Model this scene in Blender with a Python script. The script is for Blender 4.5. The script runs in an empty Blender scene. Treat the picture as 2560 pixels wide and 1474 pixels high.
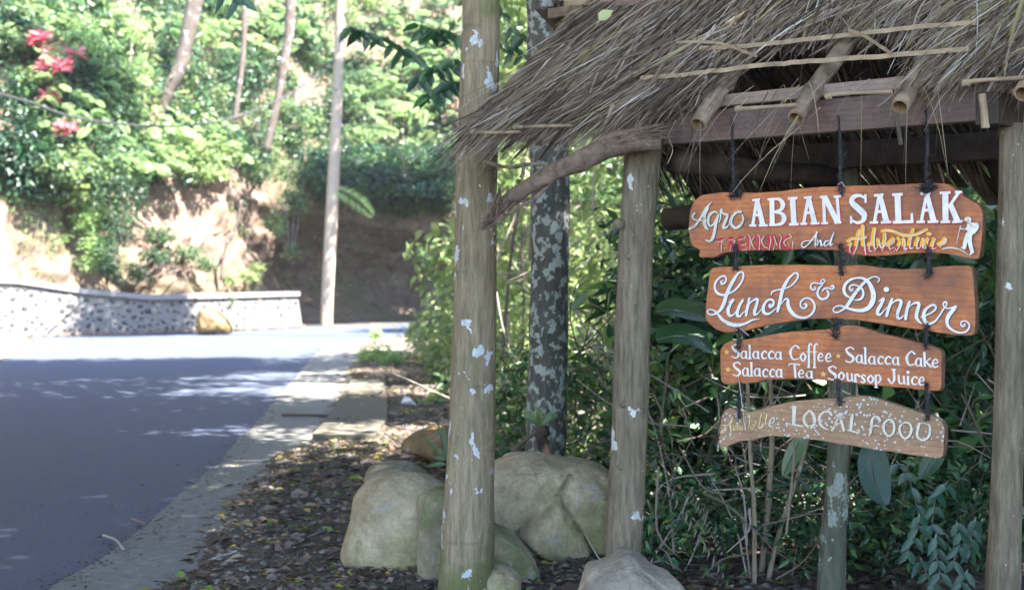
import bpy, bmesh, math, random
import numpy as np
from mathutils import Vector

# ------------------------------------------------------------------ camera, sky, sun, exposure
C = bpy.context.scene.collection
SC = bpy.context.scene
EYE = 1.5; F = 50 / 36 * 2560; HY = 700.0
cam_d = bpy.data.cameras.new('camera'); cam = bpy.data.objects.new('camera', cam_d); C.objects.link(cam)
cam.location = (0, 0, EYE); cam.rotation_euler = (math.radians(90), 0, 0)
cam_d.lens = 50; cam_d.sensor_width = 36; cam_d.clip_end = 2000; cam_d.clip_start = 0.05
cam_d.shift_y = -37 / 2560
cam_d.dof.use_dof = True; cam_d.dof.focus_distance = 5.35; cam_d.dof.aperture_fstop = 3.6
SC.camera = cam
SUN_E, SUN_A = math.radians(56), math.radians(128)          # elevation, azimuth from +Y towards +X
world = bpy.data.worlds.new("World"); SC.world = world; world.use_nodes = True
wn = world.node_tree; sky = wn.nodes.new('ShaderNodeTexSky'); sky.sky_type = 'NISHITA'
sky.sun_disc = False; sky.sun_elevation = SUN_E; sky.sun_rotation = SUN_A
sky.air_density = 1.0; sky.dust_density = 0.4; sky.ozone_density = 2.5
bgn = wn.nodes['Background']; wn.links.new(sky.outputs[0], bgn.inputs[0]); bgn.inputs[1].default_value = 0.15
sun_d = bpy.data.lights.new('sun', 'SUN'); sun = bpy.data.objects.new('sun', sun_d); C.objects.link(sun)
sun_d.energy = 5.0; sun_d.angle = math.radians(0.53); sun_d.color = (1.0, 0.95, 0.87)
TS = Vector((math.cos(SUN_E) * math.sin(SUN_A), math.cos(SUN_E) * math.cos(SUN_A), math.sin(SUN_E)))
sun.location = (6, -8, 20); sun.rotation_euler = TS.to_track_quat('Z', 'Y').to_euler()
SC.view_settings.view_transform = 'Standard'; SC.view_settings.look = 'None'
SC.view_settings.exposure = 3.12; SC.view_settings.gamma = 1.0; SC.view_settings.use_curve_mapping = False
SC.cycles.max_bounces = 8; SC.cycles.diffuse_bounces = 4; SC.cycles.transmission_bounces = 6
SC.cycles.glossy_bounces = 2

HAZE = .0006
rng = np.random.default_rng(7); random.seed(7)
def P(px, py, d):                       # a point seen at (px, py) of the photograph, d metres ahead
    return np.array(((px - 1280) / F * d, d, EYE + (HY - py) / F * d))
def G(px, py):                          # ground point
    d = EYE * F / (py - HY); return ((px - 1280) / F * d, d)

# ------------------------------------------------------------------ object helpers
def tag(o, label=None, cat=None, group=None, kind=None):
    if label: o['label'] = label
    if cat: o['category'] = cat
    if group: o['group'] = group
    if kind: o['kind'] = kind
    return o
def empty(name, loc, label=None, cat=None, group=None):
    o = bpy.data.objects.new(name, None); o.location = tuple(float(v) for v in loc); o.empty_display_size = 0.2
    C.objects.link(o); tag(o, label, cat, group); return o
def mesh(name, V, Fc, mat=None, parent=None, tint=None, smooth=False, loc=None, mats=None, midx=None):
    """V: n x 3 world coordinates, Fc: m x k array (or list of arrays / lists)."""
    V = np.asarray(V, dtype=np.float32).reshape(-1, 3).copy()
    if parent is not None:
        o_ = parent.location
        pl = np.array(o_) + (np.array(parent.parent.location) if parent.parent else 0)
        V -= pl.astype(np.float32)
    elif loc is not None: V -= np.array(loc, dtype=np.float32)
    me = bpy.data.meshes.new(name)
    if isinstance(Fc, np.ndarray):
        m, k = Fc.shape
        me.vertices.add(len(V)); me.vertices.foreach_set('co', V.ravel())
        me.loops.add(m * k); me.loops.foreach_set('vertex_index', Fc.ravel().astype(np.int32))
        me.polygons.add(m)
        me.polygons.foreach_set('loop_start', np.arange(0, m * k, k, dtype=np.int32))
        me.polygons.foreach_set('loop_total', np.full(m, k, dtype=np.int32))
        me.update(calc_edges=True)
    else:
        me.from_pydata(V.tolist(), [], [list(map(int, f)) for f in Fc]); me.update()
    if tint is not None:
        a = me.attributes.new('tint', 'FLOAT', 'POINT'); a.data.foreach_set('value', np.asarray(tint, dtype=np.float32))
    if smooth: me.polygons.foreach_set('use_smooth', [True] * len(me.polygons))
    if mats:
        for m_ in mats: me.materials.append(m_)
        if midx is not None: me.polygons.foreach_set('material_index', np.asarray(midx, dtype=np.int32))
    elif mat: me.materials.append(mat)
    o = bpy.data.objects.new(name, me); C.objects.link(o)
    if parent is not None: o.parent = parent
    elif loc is not None: o.location = tuple(float(v) for v in loc)
    return o
def copy_tree(o, parent=None):
    c = o.copy(); C.objects.link(c)
    if parent: c.parent = parent
    for ch in list(o.children): copy_tree(ch, c)
    return c
class Acc:                               # gathers pieces with mixed faces
    def __init__(s): s.v = []; s.f = []; s.t = []; s.n = 0
    def add(s, V, Fc, t=0.5):
        V = np.asarray(V, float).reshape(-1, 3); s.v.append(V)
        s.f += [[int(i) + s.n for i in f] for f in Fc]; s.t.append(np.full(len(V), t)); s.n += len(V); return s
    def build(s, name, mat, parent=None, smooth=False, **k):
        return mesh(name, np.concatenate(s.v), s.f, mat, parent, tint=np.concatenate(s.t), smooth=smooth, **k)
def _h(i, j, k, s):
    n = (i * 374761393 + j * 668265263 + k * 2147483647 + s * 1274126177) & 0xffffffff
    n = ((n ^ (n >> 13)) * 1274126177) & 0xffffffff
    return ((n ^ (n >> 16)) & 0xffff) / 65535.0
def vnoise(p, s=0):
    p = np.asarray(p, float); b = np.floor(p).astype(np.int64); f = p - b; f = f * f * (3 - 2 * f); r = 0
    for dx in (0, 1):
        for dy in (0, 1):
            for dz in (0, 1):
                w = (f[..., 0] if dx else 1 - f[..., 0]) * (f[..., 1] if dy else 1 - f[..., 1]) * (f[..., 2] if dz else 1 - f[..., 2])
                r = r + w * _h(b[..., 0] + dx, b[..., 1] + dy, b[..., 2] + dz, s)
    return r * 2 - 1
def fbm(p, s=0, o=3):
    p = np.asarray(p, float); return sum(vnoise(p * 2 ** i + 17.3 * i, s + i) / 2 ** i for i in range(o))
def smoothpath(pts, n=6):                # Catmull-Rom on rows of any width
    pts = np.asarray(pts, float); q = np.vstack([2 * pts[0] - pts[1], pts, 2 * pts[-1] - pts[-2]]); out = []
    for i in range(1, len(q) - 2):
        for t in np.arange(0, 1, 1 / n):
            a, b, c, d = q[i - 1:i + 3]
            out.append(.5 * (2 * b + (c - a) * t + (2 * a - 5 * b + 4 * c - d) * t * t + (3 * b - a - 3 * c + d) * t ** 3))
    out.append(q[-2]); return np.array(out)
def tube(pts, rad, seg=8, cap=True, wob=0.0, seed=0):
    pts = np.asarray(pts, float); n = len(pts); rad = np.broadcast_to(np.asarray(rad, float), (n,))
    T = np.gradient(pts, axis=0); T /= np.linalg.norm(T, axis=1)[:, None] + 1e-9
    up = np.array((0, 0, 1.)) if abs(T[0][2]) < .9 else np.array((1., 0, 0))
    V = []
    a = np.arange(seg) / seg * 2 * math.pi
    for i in range(n):
        x = np.cross(up, T[i]); x /= np.linalg.norm(x) + 1e-9; y = np.cross(T[i], x)
        r = np.full(seg, rad[i])
        if wob: r = r * (1 + wob * vnoise(np.stack([np.cos(a) * 1.7 + seed, np.sin(a) * 1.7, np.full(seg, i * .35)], -1), seed))
        V.append(pts[i] + np.outer(np.cos(a) * r, x) + np.outer(np.sin(a) * r, y))
    V = np.concatenate(V); Fc = []
    for i in range(n - 1):
        for j in range(seg):
            Fc.append([i * seg + j, i * seg + (j + 1) % seg, (i + 1) * seg + (j + 1) % seg, (i + 1) * seg + j])
    if cap: Fc.append(list(range(seg))[::-1]); Fc.append([(n - 1) * seg + j for j in range(seg)])
    return V, Fc
def box8(a, ex, ey, ez):                 # corner + three edge vectors
    a, ex, ey, ez = (np.asarray(v, float) for v in (a, ex, ey, ez))
    V = [a, a + ex, a + ex + ey, a + ey, a + ez, a + ex + ez, a + ex + ey + ez, a + ey + ez]
    return V, [[0, 3, 2, 1], [4, 5, 6, 7], [0, 1, 5, 4], [1, 2, 6, 5], [2, 3, 7, 6], [3, 0, 4, 7]]

# leaves: P base points, D axis, N normal (all n x 3), L length, W width; simple = 2 triangles, else 8
def norm(v): return v / (np.linalg.norm(v, axis=-1, keepdims=True) + 1e-9)
def leaves(Pp, D, N, L, W, tint, simple=True, droop=.15):
    n = len(Pp); L = np.broadcast_to(L, n)[:, None]; W = np.broadcast_to(W, n)[:, None]
    D = norm(D); S = norm(np.cross(D, N)); N = norm(np.cross(S, D))
    if simple:
        V = np.stack([Pp, Pp + D * L * .42 + S * W * .5 + N * W * .13, Pp + D * L - N * L * droop, Pp + D * L * .42 - S * W * .5 + N * W * .13], 1)
        f = np.array([[0, 1, 2], [0, 2, 3]]); k = 4
    else:
        def q(a, s, h=0): return Pp + D * L * a + S * W * .5 * s - N * L * droop * a * a + N * W * h
        V = np.stack([q(0, 0), q(.28, 0), q(.62, 0), q(1, 0), q(.25, .85, .12), q(.6, .82, .12), q(.25, -.85, .12), q(.6, -.82, .12)], 1)
        f = np.array([[0, 1, 4], [4, 1, 2], [4, 2, 5], [5, 2, 3], [0, 6, 1], [6, 2, 1], [6, 7, 2], [7, 3, 2]]); k = 8
    Fc = (f[None] + (np.arange(n) * k)[:, None, None]).reshape(-1, 3)
    return V.reshape(-1, 3), Fc, np.repeat(tint, k)
class Leaf:
    def __init__(s): s.v = []; s.f = []; s.t = []; s.n = 0
    def add(s, r):
        V, Fc, t = r; s.v.append(V); s.f.append(Fc + s.n); s.t.append(t); s.n += len(V); return s
    def build(s, name, mat, parent=None, loc=None):
        return mesh(name, np.concatenate(s.v), np.concatenate(s.f), mat, parent, tint=np.concatenate(s.t), loc=loc, smooth=False)
def blob(c, r, n, L, asp, tint=.5, tv=.25, simple=True, up=.5, hang=.2, r_=None):
    """leaf clump: points near the shell of an uneven ellipsoid"""
    R = r_ or rng; c = np.asarray(c, float); r = np.asarray(r, float)
    u = norm(R.normal(size=(n, 3))); rad = R.random(n) ** .45
    rad = rad * (1 + .35 * vnoise(u * 2.2 + c, 3)) 
    Pp = c + u * rad[:, None] * r
    N = norm(u * .6 + np.array((0, 0, up)) + R.normal(size=(n, 3)) * .45)
    D = norm(np.cross(N, R.normal(size=(n, 3))) + u * .4 + np.array((0, 0, -hang)))
    l = L * (.65 + .7 * R.random(n))
    t = np.clip(tint + tv * (R.random(n) - .5) * 1.6 + .25 * vnoise(Pp * 1.3 / max(r.max(), .3), 9), 0, 1)
    return leaves(Pp, D, N, l, l * asp, t, simple)
def frond(base, d, length, n=12, ll=.3, w=.09, tint=.5, bend=.5, R=None):
    """pinnate frond: leaflets in pairs on an arching rib"""
    R = R or rng; base = np.asarray(base, float); d = norm(np.asarray(d, float)); s = np.linspace(.12, 1, n)
    rib = base + d * (s * length)[:, None] + np.array((0, 0, -1.)) * (bend * length * s ** 2)[:, None]
    T = norm(np.gradient(rib, axis=0)); side = norm(np.cross(T, np.array((0, 0, 1.)) + R.normal(size=3) * .55)); nn = norm(np.cross(side, T))
    l = ll * length * np.sin(np.clip(s * 2.7 + .25, 0, math.pi)) ** .6
    out = Leaf()
    for sg in (1, -1):
        D = norm(side * sg + T * .55 + R.normal(size=(n, 3)) * .08 - nn * .12)
        out.add(leaves(rib, D, nn, l, np.full(n, w * length), np.clip(tint + R.normal(size=n) * .08, 0, 1)))
    return np.concatenate(out.v), np.concatenate(out.f), np.concatenate(out.t)

# ------------------------------------------------------------------ materials
class NT:
    def __init__(s, name):
        s.m = bpy.data.materials.new(name); s.m.use_nodes = True; s.t = s.m.node_tree; s.b = s.t.nodes['Principled BSDF']
        s.out = s.t.nodes['Material Output']
    def n(s, ty, **k):
        nd = s.t.nodes.new('ShaderNode' + ty)
        for a, v in k.items():
            if a.startswith('i_'):
                nd.inputs[int(a[2:]) if a[2:].isdigit() else a[2:].replace('_', ' ')].default_value = v
            else: setattr(nd, a, v)
        return nd
    def l(s, a, b): s.t.links.new(a, b)
    def coord(s, scale=(1, 1, 1), rot=(0, 0, 0), kind='Object'):
        tc = s.n('TexCoord'); mp = s.n('Mapping'); mp.inputs['Scale'].default_value = scale; mp.inputs['Rotation'].default_value = rot
        s.l(tc.outputs[kind], mp.inputs[0]); return mp.outputs[0]
    def noise(s, co, scale, detail=4, rough=.55, dist=0):
        nd = s.n('TexNoise'); nd.inputs['Scale'].default_value = scale; nd.inputs['Detail'].default_value = detail
        nd.inputs['Roughness'].default_value = rough; nd.inputs['Distortion'].default_value = dist; s.l(co, nd.inputs['Vector']); return nd.outputs['Fac']
    def ramp(s, f, stops, interp='LINEAR'):
        r = s.n('ValToRGB'); r.color_ramp.interpolation = interp; e = r.color_ramp.elements
        while len(e) < len(stops): e.new(0.5)
        for i, (p, c) in enumerate(stops):
            e[i].position = p; e[i].color = (c[0], c[1], c[2], 1) if isinstance(c, (tuple, list)) else (c, c, c, 1)
        s.l(f, r.inputs[0]); return r.outputs[0]
    def mix(s, f, a, b, mode='MIX'):
        m = s.n('MixRGB', blend_type=mode)
        for i, v in enumerate((f, a, b)):
            if hasattr(v, 'links') or hasattr(v, 'is_linked'): s.l(v, m.inputs[i])
            else: m.inputs[i].default_value = v if i == 0 and not isinstance(v, tuple) else ((*v, 1) if len(v) == 3 else v)
        return m.outputs[0]
    def col(s, c):
        if hasattr(c, 'is_linked'): s.l(c, s.b.inputs['Base Color'])
        else: s.b.inputs['Base Color'].default_value = (*c, 1)
        return s
    def bump(s, h, strength=.4, dist=.01):
        b = s.n('Bump'); b.inputs['Strength'].default_value = strength; b.inputs['Distance'].default_value = dist
        s.l(h, b.inputs['Height']); s.l(b.outputs[0], s.b.inputs['Normal']); return s
    def rough(s, r, spec=.3):
        s.b.inputs['Roughness'].default_value = r; s.b.inputs['Specular IOR Level'].default_value = spec; return s

def leaf_mat(name, stops, trans=.38, rough=.42, spec=.5):
    m = NT(name); at = m.n('Attribute', attribute_name='tint'); c = m.ramp(at.outputs['Fac'], stops)
    m.col(c).rough(rough, spec)
    tr = m.n('BsdfTranslucent'); br = m.n('HueSaturation'); br.inputs['Hue'].default_value = .485; br.inputs['Saturation'].default_value = .9; br.inputs['Value'].default_value = 1.9
    m.l(c, br.inputs['Color']); m.l(br.outputs[0], tr.inputs[0])
    mx = m.n('MixShader'); mx.inputs[0].default_value = trans
    m.l(m.b.outputs[0], mx.inputs[1]); m.l(tr.outputs[0], mx.inputs[2]); m.l(mx.outputs[0], m.out.inputs[0]); return m.m
M = {}
M['leaf'] = leaf_mat('leaf_green', [(0, (.014, .04, .02)), (.35, (.045, .095, .045)), (.65, (.11, .18, .07)), (1, (.22, .29, .10))], trans=.45, rough=.36)
M['leaf_lime'] = leaf_mat('leaf_lime', [(0, (.05, .115, .04)), (.5, (.12, .22, .075)), (1, (.24, .36, .12))], trans=.5)
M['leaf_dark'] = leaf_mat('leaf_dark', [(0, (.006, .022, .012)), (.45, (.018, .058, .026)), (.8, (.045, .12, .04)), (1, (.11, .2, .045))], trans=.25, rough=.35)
M['leaf_blue'] = leaf_mat('leaf_bluegreen', [(0, (.008, .032, .02)), (.6, (.018, .062, .04)), (1, (.035, .10, .065))], trans=.2, rough=.42)
M['leaf_red'] = leaf_mat('leaf_red', [(0, (.25, .03, .05)), (.5, (.55, .10, .13)), (1, (.65, .3, .27))], trans=.35)
M['litter'] = leaf_mat('leaf_litter', [(0, (.05, .035, .03)), (.4, (.13, .09, .07)), (.7, (.25, .18, .145)), (.84, (.33, .25, .2)), (.88, (.4, .25, .05)), (.93, (.12, .2, .04)), (1, (.2, .28, .06))], trans=.1, rough=.8, spec=.1)
M['straw'] = leaf_mat('straw', [(0, (.025, .015, .011)), (.4, (.10, .068, .05)), (.66, (.21, .148, .112)), (.87, (.38, .3, .24)), (.96, (.52, .47, .43)), (1, (.24, .2, .09))], trans=.05, rough=.7, spec=.25)

def plain(name, c, rough=.8, spec=.3, vary=.15, scale=20, bump=.3, bd=.004):
    m = NT(name); co = m.coord(); f = m.noise(co, scale, 5, .6)
    m.col(m.ramp(f, [(.25, tuple(x * (1 - vary * 2) for x in c)), (.75, tuple(min(1, x * (1 + vary * 2)) for x in c))])).rough(rough, spec)
    m.bump(f, bump, bd); return m.m
def asphalt():
    m = NT('asphalt'); co = m.coord(); fine = m.noise(co, 48, 6, .95); big = m.noise(co, .5, 5, .6); mid = m.noise(co, 3.2, 6, .75)
    c = m.ramp(fine, [(.36, (.022, .029, .052)), (.5, (.06, .076, .122)), (.6, (.1, .12, .17)), (.68, (.22, .235, .27))])
    c = m.mix(m.ramp(big, [(.35, 0.0), (.7, .4)]), c, (.085, .092, .115)); c = m.mix(m.ramp(mid, [(.5, 0.0), (.75, .35)]), c, (.04, .042, .05))
    m.col(c).rough(.8, .3); m.bump(fine, .4, .005); return m.m
def concrete(name='concrete', a=(.12, .12, .118), b=(.23, .228, .222), moss=.35):
    m = NT(name); co = m.coord(); f = m.noise(co, 14, 6, .65); g = m.noise(co, 2.2, 5, .65); h = m.noise(co, 60, 3, .7)
    c = m.ramp(f, [(.3, a), (.7, b)]); c = m.mix(m.ramp(g, [(.45, 0.0), (.7, moss)]), c, (.12, .14, .07)); c = m.mix(m.ramp(h, [(.55, 0.0), (.75, .6)]), c, (.1, .085, .07))
    m.col(c).rough(.85, .25); m.bump(f, .5, .01); return m.m
def soil(name='soil', a=(.13, .085, .055), b=(.3, .21, .14), moss=(.12, .15, .05), mf=.5):
    m = NT(name); co = m.coord(); f = m.noise(co, 2.6, 7, .65); g = m.noise(co, .45, 5, .6); h = m.noise(co, 12, 5, .7)
    c = m.ramp(f, [(.25, a), (.5, b), (.8, tuple(min(1, x * 1.35) for x in b))]); c = m.mix(m.ramp(g, [(.42, 0.0), (.62, mf)]), c, moss)
    c = m.mix(m.ramp(h, [(.5, 0.0), (.75, .6)]), c, a)
    m.col(c).rough(.95, .1); m.bump(m.mix(.5, f, h), .8, .12); return m.m
def bark(name, a, b, lich, lf, moss=None, vs=(9, 9, 1.1), lscale=6.0, mossz=0.0, speck=0.0, ring=0.0):
    m = NT(name); co = m.coord(vs); f = m.noise(co, 5, 6, .65); co1 = m.coord(); co2 = m.coord((1, 1, .75))
    c = m.ramp(f, [(.28, a), (.62, b), (.85, tuple(min(1, x * 1.25) for x in b))])
    big = m.noise(co1, 2.2, 4, .6); c = m.mix(m.ramp(big, [(.45, 0.0), (.7, .45)]), c, tuple(x * .55 for x in a))
    if ring:
        co3 = m.coord((1.2, 1.2, 9)); rg = m.noise(co3, 1.3, 3, .5); c = m.mix(m.ramp(rg, [(.6, 0.0), (.68, ring), (.76, 0.0)]), c, tuple(x * .5 for x in a))
    if moss:
        mo = m.noise(co1, 3.1, 5, .65); sep = m.n('SeparateXYZ'); tc = m.n('TexCoord'); m.l(tc.outputs['Object'], sep.inputs[0])
        z = m.n('MapRange'); z.inputs[1].default_value = mossz + .35; z.inputs[2].default_value = mossz - .15; z.inputs[3].default_value = 0; z.inputs[4].default_value = .35
        m.l(sep.outputs[2], z.inputs[0]); ad = m.n('Math', operation='ADD'); m.l(mo, ad.inputs[0]); m.l(z.outputs[0], ad.inputs[1])
        c = m.mix(m.ramp(ad.outputs[0], [(.56, 0.0), (.72, .8)]), c, moss)
    la = m.noise(co2, lscale, 2.5, .55, .3); lb = m.noise(co2, lscale * 6, 3, .6)
    mm = m.mix(.16, la, lb); mask = m.ramp(mm, [(lf, 0.0), (lf + .012, 1.0)]); c = m.mix(mask, c, m.ramp(lb, [(.3, tuple(x * .75 for x in lich)), (.6, lich)]))
    if speck:
        v = m.n('TexVoronoi'); v.inputs['Scale'].default_value = 38; m.l(co2, v.inputs['Vector'])
        sp = m.ramp(v.outputs['Distance'], [(speck, 1.0), (speck + .05, 0.0)]); gate = m.ramp(m.noise(co1, 7, 3, .6), [(.5, 0.0), (.56, 1.0)])
        c = m.mix(m.mix(1.0, sp, gate, 'MULTIPLY'), c, lich)
    fh = m.noise(m.coord((vs[0] * 2.2, vs[1] * 2.2, vs[2] * 2.5)), 7, 5, .7); c = m.mix(m.ramp(fh, [(.3, .4), (.5, 0.0)]), c, tuple(x * .5 for x in a)); c = m.mix(m.ramp(fh, [(.6, 0.0), (.8, .4)]), c, tuple(min(1, x * 1.5) for x in b))
    m.col(c).rough(.85, .2); m.bump(m.mix(.55, f, fh), 1.0, .02); return m.m
def rockmat(name, a, b, green, gf=.55):
    m = NT(name); co = m.coord(); f = m.noise(co, 3.2, 6, .6, .4); g = m.noise(co, 2.0, 5, .6); h = m.noise(co, 45, 5, .7); w = m.noise(co, 5.5, 5, .7)
    c = m.ramp(f, [(.3, a), (.55, b), (.8, tuple(x * 1.2 for x in b))]); c = m.mix(m.ramp(g, [(gf, 0.0), (gf + .12, .85)]), c, green); k2 = m.noise(co, 8, 6, .7, .8); c = m.mix(m.ramp(k2, [(.5, 0.0), (.72, .6)]), c, tuple(x * .6 for x in a))
    c = m.mix(m.ramp(w, [(.6, 0.0), (.68, .55)]), c, (.36, .34, .36)); c = m.mix(m.ramp(h, [(.35, .35), (.6, 0.0)]), c, tuple(x * .5 for x in a))
    m.col(c).rough(.85, .25); m.bump(m.mix(.6, k2, h), .8, .03); return m.m
ROTB = (0, 0, math.radians(41.2))
def wood(name, a, b, dark, sc=(1.2, 14, 14), dirt=.5, dc=(.1, .065, .05), rough=.55, spots=0.0, rot=ROTB, dstart=.5):
    m = NT(name); co = m.coord(sc, rot); f = m.noise(co, 2.2, 6, .6, 1.2); co1 = m.coord(); g = m.noise(co1, 4.2, 5, .65)
    wv = m.n('TexWave', wave_type='BANDS', bands_direction='Z'); wv.inputs['Scale'].default_value = 3.2; wv.inputs['Distortion'].default_value = 9; wv.inputs['Detail'].default_value = 2.5; wv.inputs['Detail Scale'].default_value = .8
    co2 = m.coord((1.1, 1, 4.2), rot); m.l(co2, wv.inputs[0])
    c = m.ramp(f, [(.3, a), (.7, b)]); c = m.mix(m.ramp(wv.outputs['Fac'], [(.0, .5), (.1, 0.0)]), c, dark); kk = m.noise(co1, 1.7, 3, .6); c = m.mix(m.ramp(kk, [(.5, 0.0), (.7, .55)]), c, dark)
    c = m.mix(m.ramp(g, [(dstart, 0.0), (dstart + .22, dirt)]), c, dc)
    if spots:
        v = m.n('TexVoronoi'); v.inputs['Scale'].default_value = 62; v.inputs['Randomness'].default_value = 1; m.l(m.coord(), v.inputs['Vector'])
        sz = m.noise(m.coord(), 9, 2, .5); ad = m.n('Math', operation='SUBTRACT'); m.l(sz, ad.inputs[0]); m.l(v.outputs['Distance'], ad.inputs[1])
        c = m.mix(m.ramp(ad.outputs[0], [(spots, 0.0), (spots + .04, .85)]), c, (.5, .5, .55))
    m.col(c).rough(rough, .35); m.bump(m.mix(.5, f, wv.outputs['Fac']), .35, .003); return m.m
M['asphalt'] = asphalt(); M['concrete'] = concrete(); M['slab'] = concrete('mossy_slab', (.08, .072, .06), (.13, .12, .1), .45)
M['coping'] = concrete('coping_concrete', (.2, .19, .2), (.28, .27, .28), .2); M['mortar'] = concrete('mortar', (.14, .135, .135), (.23, .22, .22), .3)
M['pole'] = concrete('pole_concrete', (.32, .25, .19), (.43, .355, .29), .15)
M['soil'] = soil(); M['cliff'] = soil('cliff_soil', (.06, .04, .03), (.21, .15, .12), (.10, .11, .045), .45)
M['earth'] = soil('dark_earth', (.06, .05, .045), (.13, .11, .095), (.05, .06, .03), .3)
M['bark1'] = bark('bark_tan', (.16, .125, .08), (.36, .285, .19), (.62, .64, .68), .605, lscale=13, moss=(.13, .15, .05), mossz=.12, speck=.05, ring=.5)
M['bark2'] = bark('bark_lichen', (.05, .05, .045), (.13, .125, .105), (.36, .39, .36), .535, moss=(.05, .085, .04), mossz=.3, lscale=22)
M['post'] = bark('post_bark', (.095, .075, .052), (.25, .205, .145), (.6, .62, .6), .625, moss=(.15, .14, .075), vs=(12, 12, 1.4), mossz=.2, speck=.06)
M['barkfar'] = bark('bark_far', (.08, .06, .05), (.17, .14, .12), (.35, .35, .35), .6)
M['stemtan'] = bark('stem_tan', (.17, .13, .085), (.33, .27, .19), (.4, .4, .36), .62)
M['barkgreen'] = bark('bark_mossy', (.075, .075, .055), (.17, .17, .125), (.32, .35, .3), .58, moss=(.10, .12, .07), mossz=-.6, lscale=14)
M['rock'] = rockmat('sandstone', (.25, .19, .11), (.5, .41, .28), (.3, .28, .13), .5)
M['rockmoss'] = rockmat('mossy_rock', (.17, .145, .1), (.34, .29, .2), (.085, .13, .03), .46)
M['rockgrey'] = rockmat('grey_rock', (.2, .17, .14), (.4, .35, .28), (.14, .13, .07), .62)
M['rockdark'] = rockmat('brown_rock', (.1, .07, .04), (.28, .19, .09), (.09, .07, .03), .5)
M['wallstone'] = plain('wall_stone', (.065, .062, .065), .85, .2, .25, 3, .3)
M['pebble'] = plain('pebble', (.16, .14, .125), .8, .3, .3, 6)
M['board'] = wood('orange_board', (.38, .11, .035), (.5, .19, .075), (.16, .055, .03), dirt=.85, dc=(.14, .07, .05), dstart=.47)
M['board4'] = wood('weathered_board', (.25, .145, .085), (.38, .225, .135), (.15, .09, .055), dirt=.45, dc=(.2, .18, .09), spots=.275)
M['endgrain'] = plain('end_grain', (.13, .08, .05), .8, .2, .2, 30)
M['beam'] = wood('beam_brown', (.10, .062, .052), (.17, .105, .09), (.06, .04, .035), dirt=.3, dc=(.08, .07, .06))
M['batten'] = wood('batten_brown', (.18, .125, .1), (.28, .2, .165), (.12, .08, .06), dirt=.4)
M['blockwood'] = wood('block_wood', (.28, .19, .13), (.38, .27, .19), (.2, .13, .08), dirt=.2)
M['darkwood'] = plain('dark_wood', (.045, .034, .028), .8, .2, .3, 9)
M['slat'] = plain('slat_dry', (.085, .068, .055), .8, .2, .35, 9)
M['bamboo'] = plain('bamboo_dry', (.21, .15, .105), .65, .3, .45, 11, .5)
M['deadpole'] = bark('dead_pole', (.10, .068, .05), (.27, .19, .145), (.36, .3, .25), .68, vs=(6, 6, 6))
M['lath'] = plain('lath_pale', (.3, .225, .15), .7, .25, .2, 18)
M['bamboo_in'] = plain('bamboo_inside', (.2, .12, .06), .9, .1, .2, 20)
M['rope'] = plain('rope_black', (.035, .033, .036), .9, .1, .5, 80)
M['twig'] = leaf_mat('twig', [(0, (.04, .03, .022)), (.5, (.14, .105, .08)), (1, (.38, .33, .3))], trans=0.01, rough=.8, spec=.2)
def worn(name, c, under, amt, scale=55):
    m = NT(name); co = m.coord(); f = m.noise(co, scale, 5, .7); g = m.noise(co, 9, 4, .6); h = m.noise(co, 25, 4, .6)
    k = m.ramp(h, [(.3, tuple(x * .78 for x in c)), (.6, c)]); w = m.ramp(m.mix(.45, f, g), [(amt, 0.0), (amt + .07, .8)]); m.col(m.mix(w, k, under)).rough(.6, .3); m.bump(f, .3, .0006); return m.m
M['white'] = worn('paint_white', (.70, .68, .68), (.32, .16, .09), .58)
M['cream'] = worn('paint_cream', (.6, .555, .47), (.3, .18, .1), .55)
M['navy'] = plain('paint_navy', (.045, .05, .075), .55, .3, .1, 30, .1, .0005)
M['red'] = plain('paint_red', (.42, .03, .04), .5, .3, .15, 30, .1, .0005)
M['yellow'] = plain('paint_yellow', (.75, .36, .03), .5, .3, .12, 30, .1, .0005)
M['gold'] = plain('paint_gold', (.62, .48, .22), .6, .3, .25, 60, .1, .0005)
M['cable'] = plain('cable_black', (.05, .05, .055), .6, .3, .1, 30)
M['plastic'] = plain('white_plastic', (.7, .7, .75), .5, .4, .05, 30)

# ================================================================== SETTING: ground, road, hill
def xedge(y): return np.interp(y, [8, 10, 15.7, 22, 29.6, 36], [1.6, .35, -.62, -1.5, -2.25, -2.6])
def zground(x, y):
    x = np.asarray(x, float); y = np.asarray(y, float)
    xs = np.interp(y, [-10, 5, 7.84, 9.4, 11.2, 12.06, 13.2, 15.4, 20.8, 22.9, 27.6, 33], [-1.45, -1.5, -1.63, -1.8, -1.84, -1.92, -1.73, -1.92, -2.36, -2.56, -2.9, -3.6]); side = np.clip((x - xs + .22 + .06 * vnoise(np.stack([x * 3, y * 3, x * 0], -1), 15)) / .3, 0, 1) * np.clip((40 - y) / 6, 0, 1)
    z = -.022 + side * (.045 + .03 * vnoise(np.stack([x * 1.1, y * 1.1, x * 0], -1), 5) + .012 * vnoise(np.stack([x * 5, y * 5, x * 0], -1), 6))
    g = np.clip((y - 8.6) / 1.6, 0, 1) * np.clip((33.5 - y) / 3.0, 0, 1)
    t = np.clip((x - xedge(y)) / 2.4, 0, 1); z = z - g * (t * t * (3 - 2 * t)) * 1.7
    z = z + np.clip((x - 6) / 10, 0, 1) * np.clip((30 - y) / 6, 0, 1) * 1.5
    return z
gx = np.concatenate([np.linspace(-90, -14, 20), np.linspace(-13, -4.2, 22), np.linspace(-4, 2, 150), np.linspace(2.05, 6, 45), np.linspace(6.5, 90, 30)])
gy = np.concatenate([np.linspace(-40, 4, 24), np.linspace(4.3, 16, 110), np.linspace(16.4, 40, 70), np.linspace(42, 160, 30)])
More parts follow.
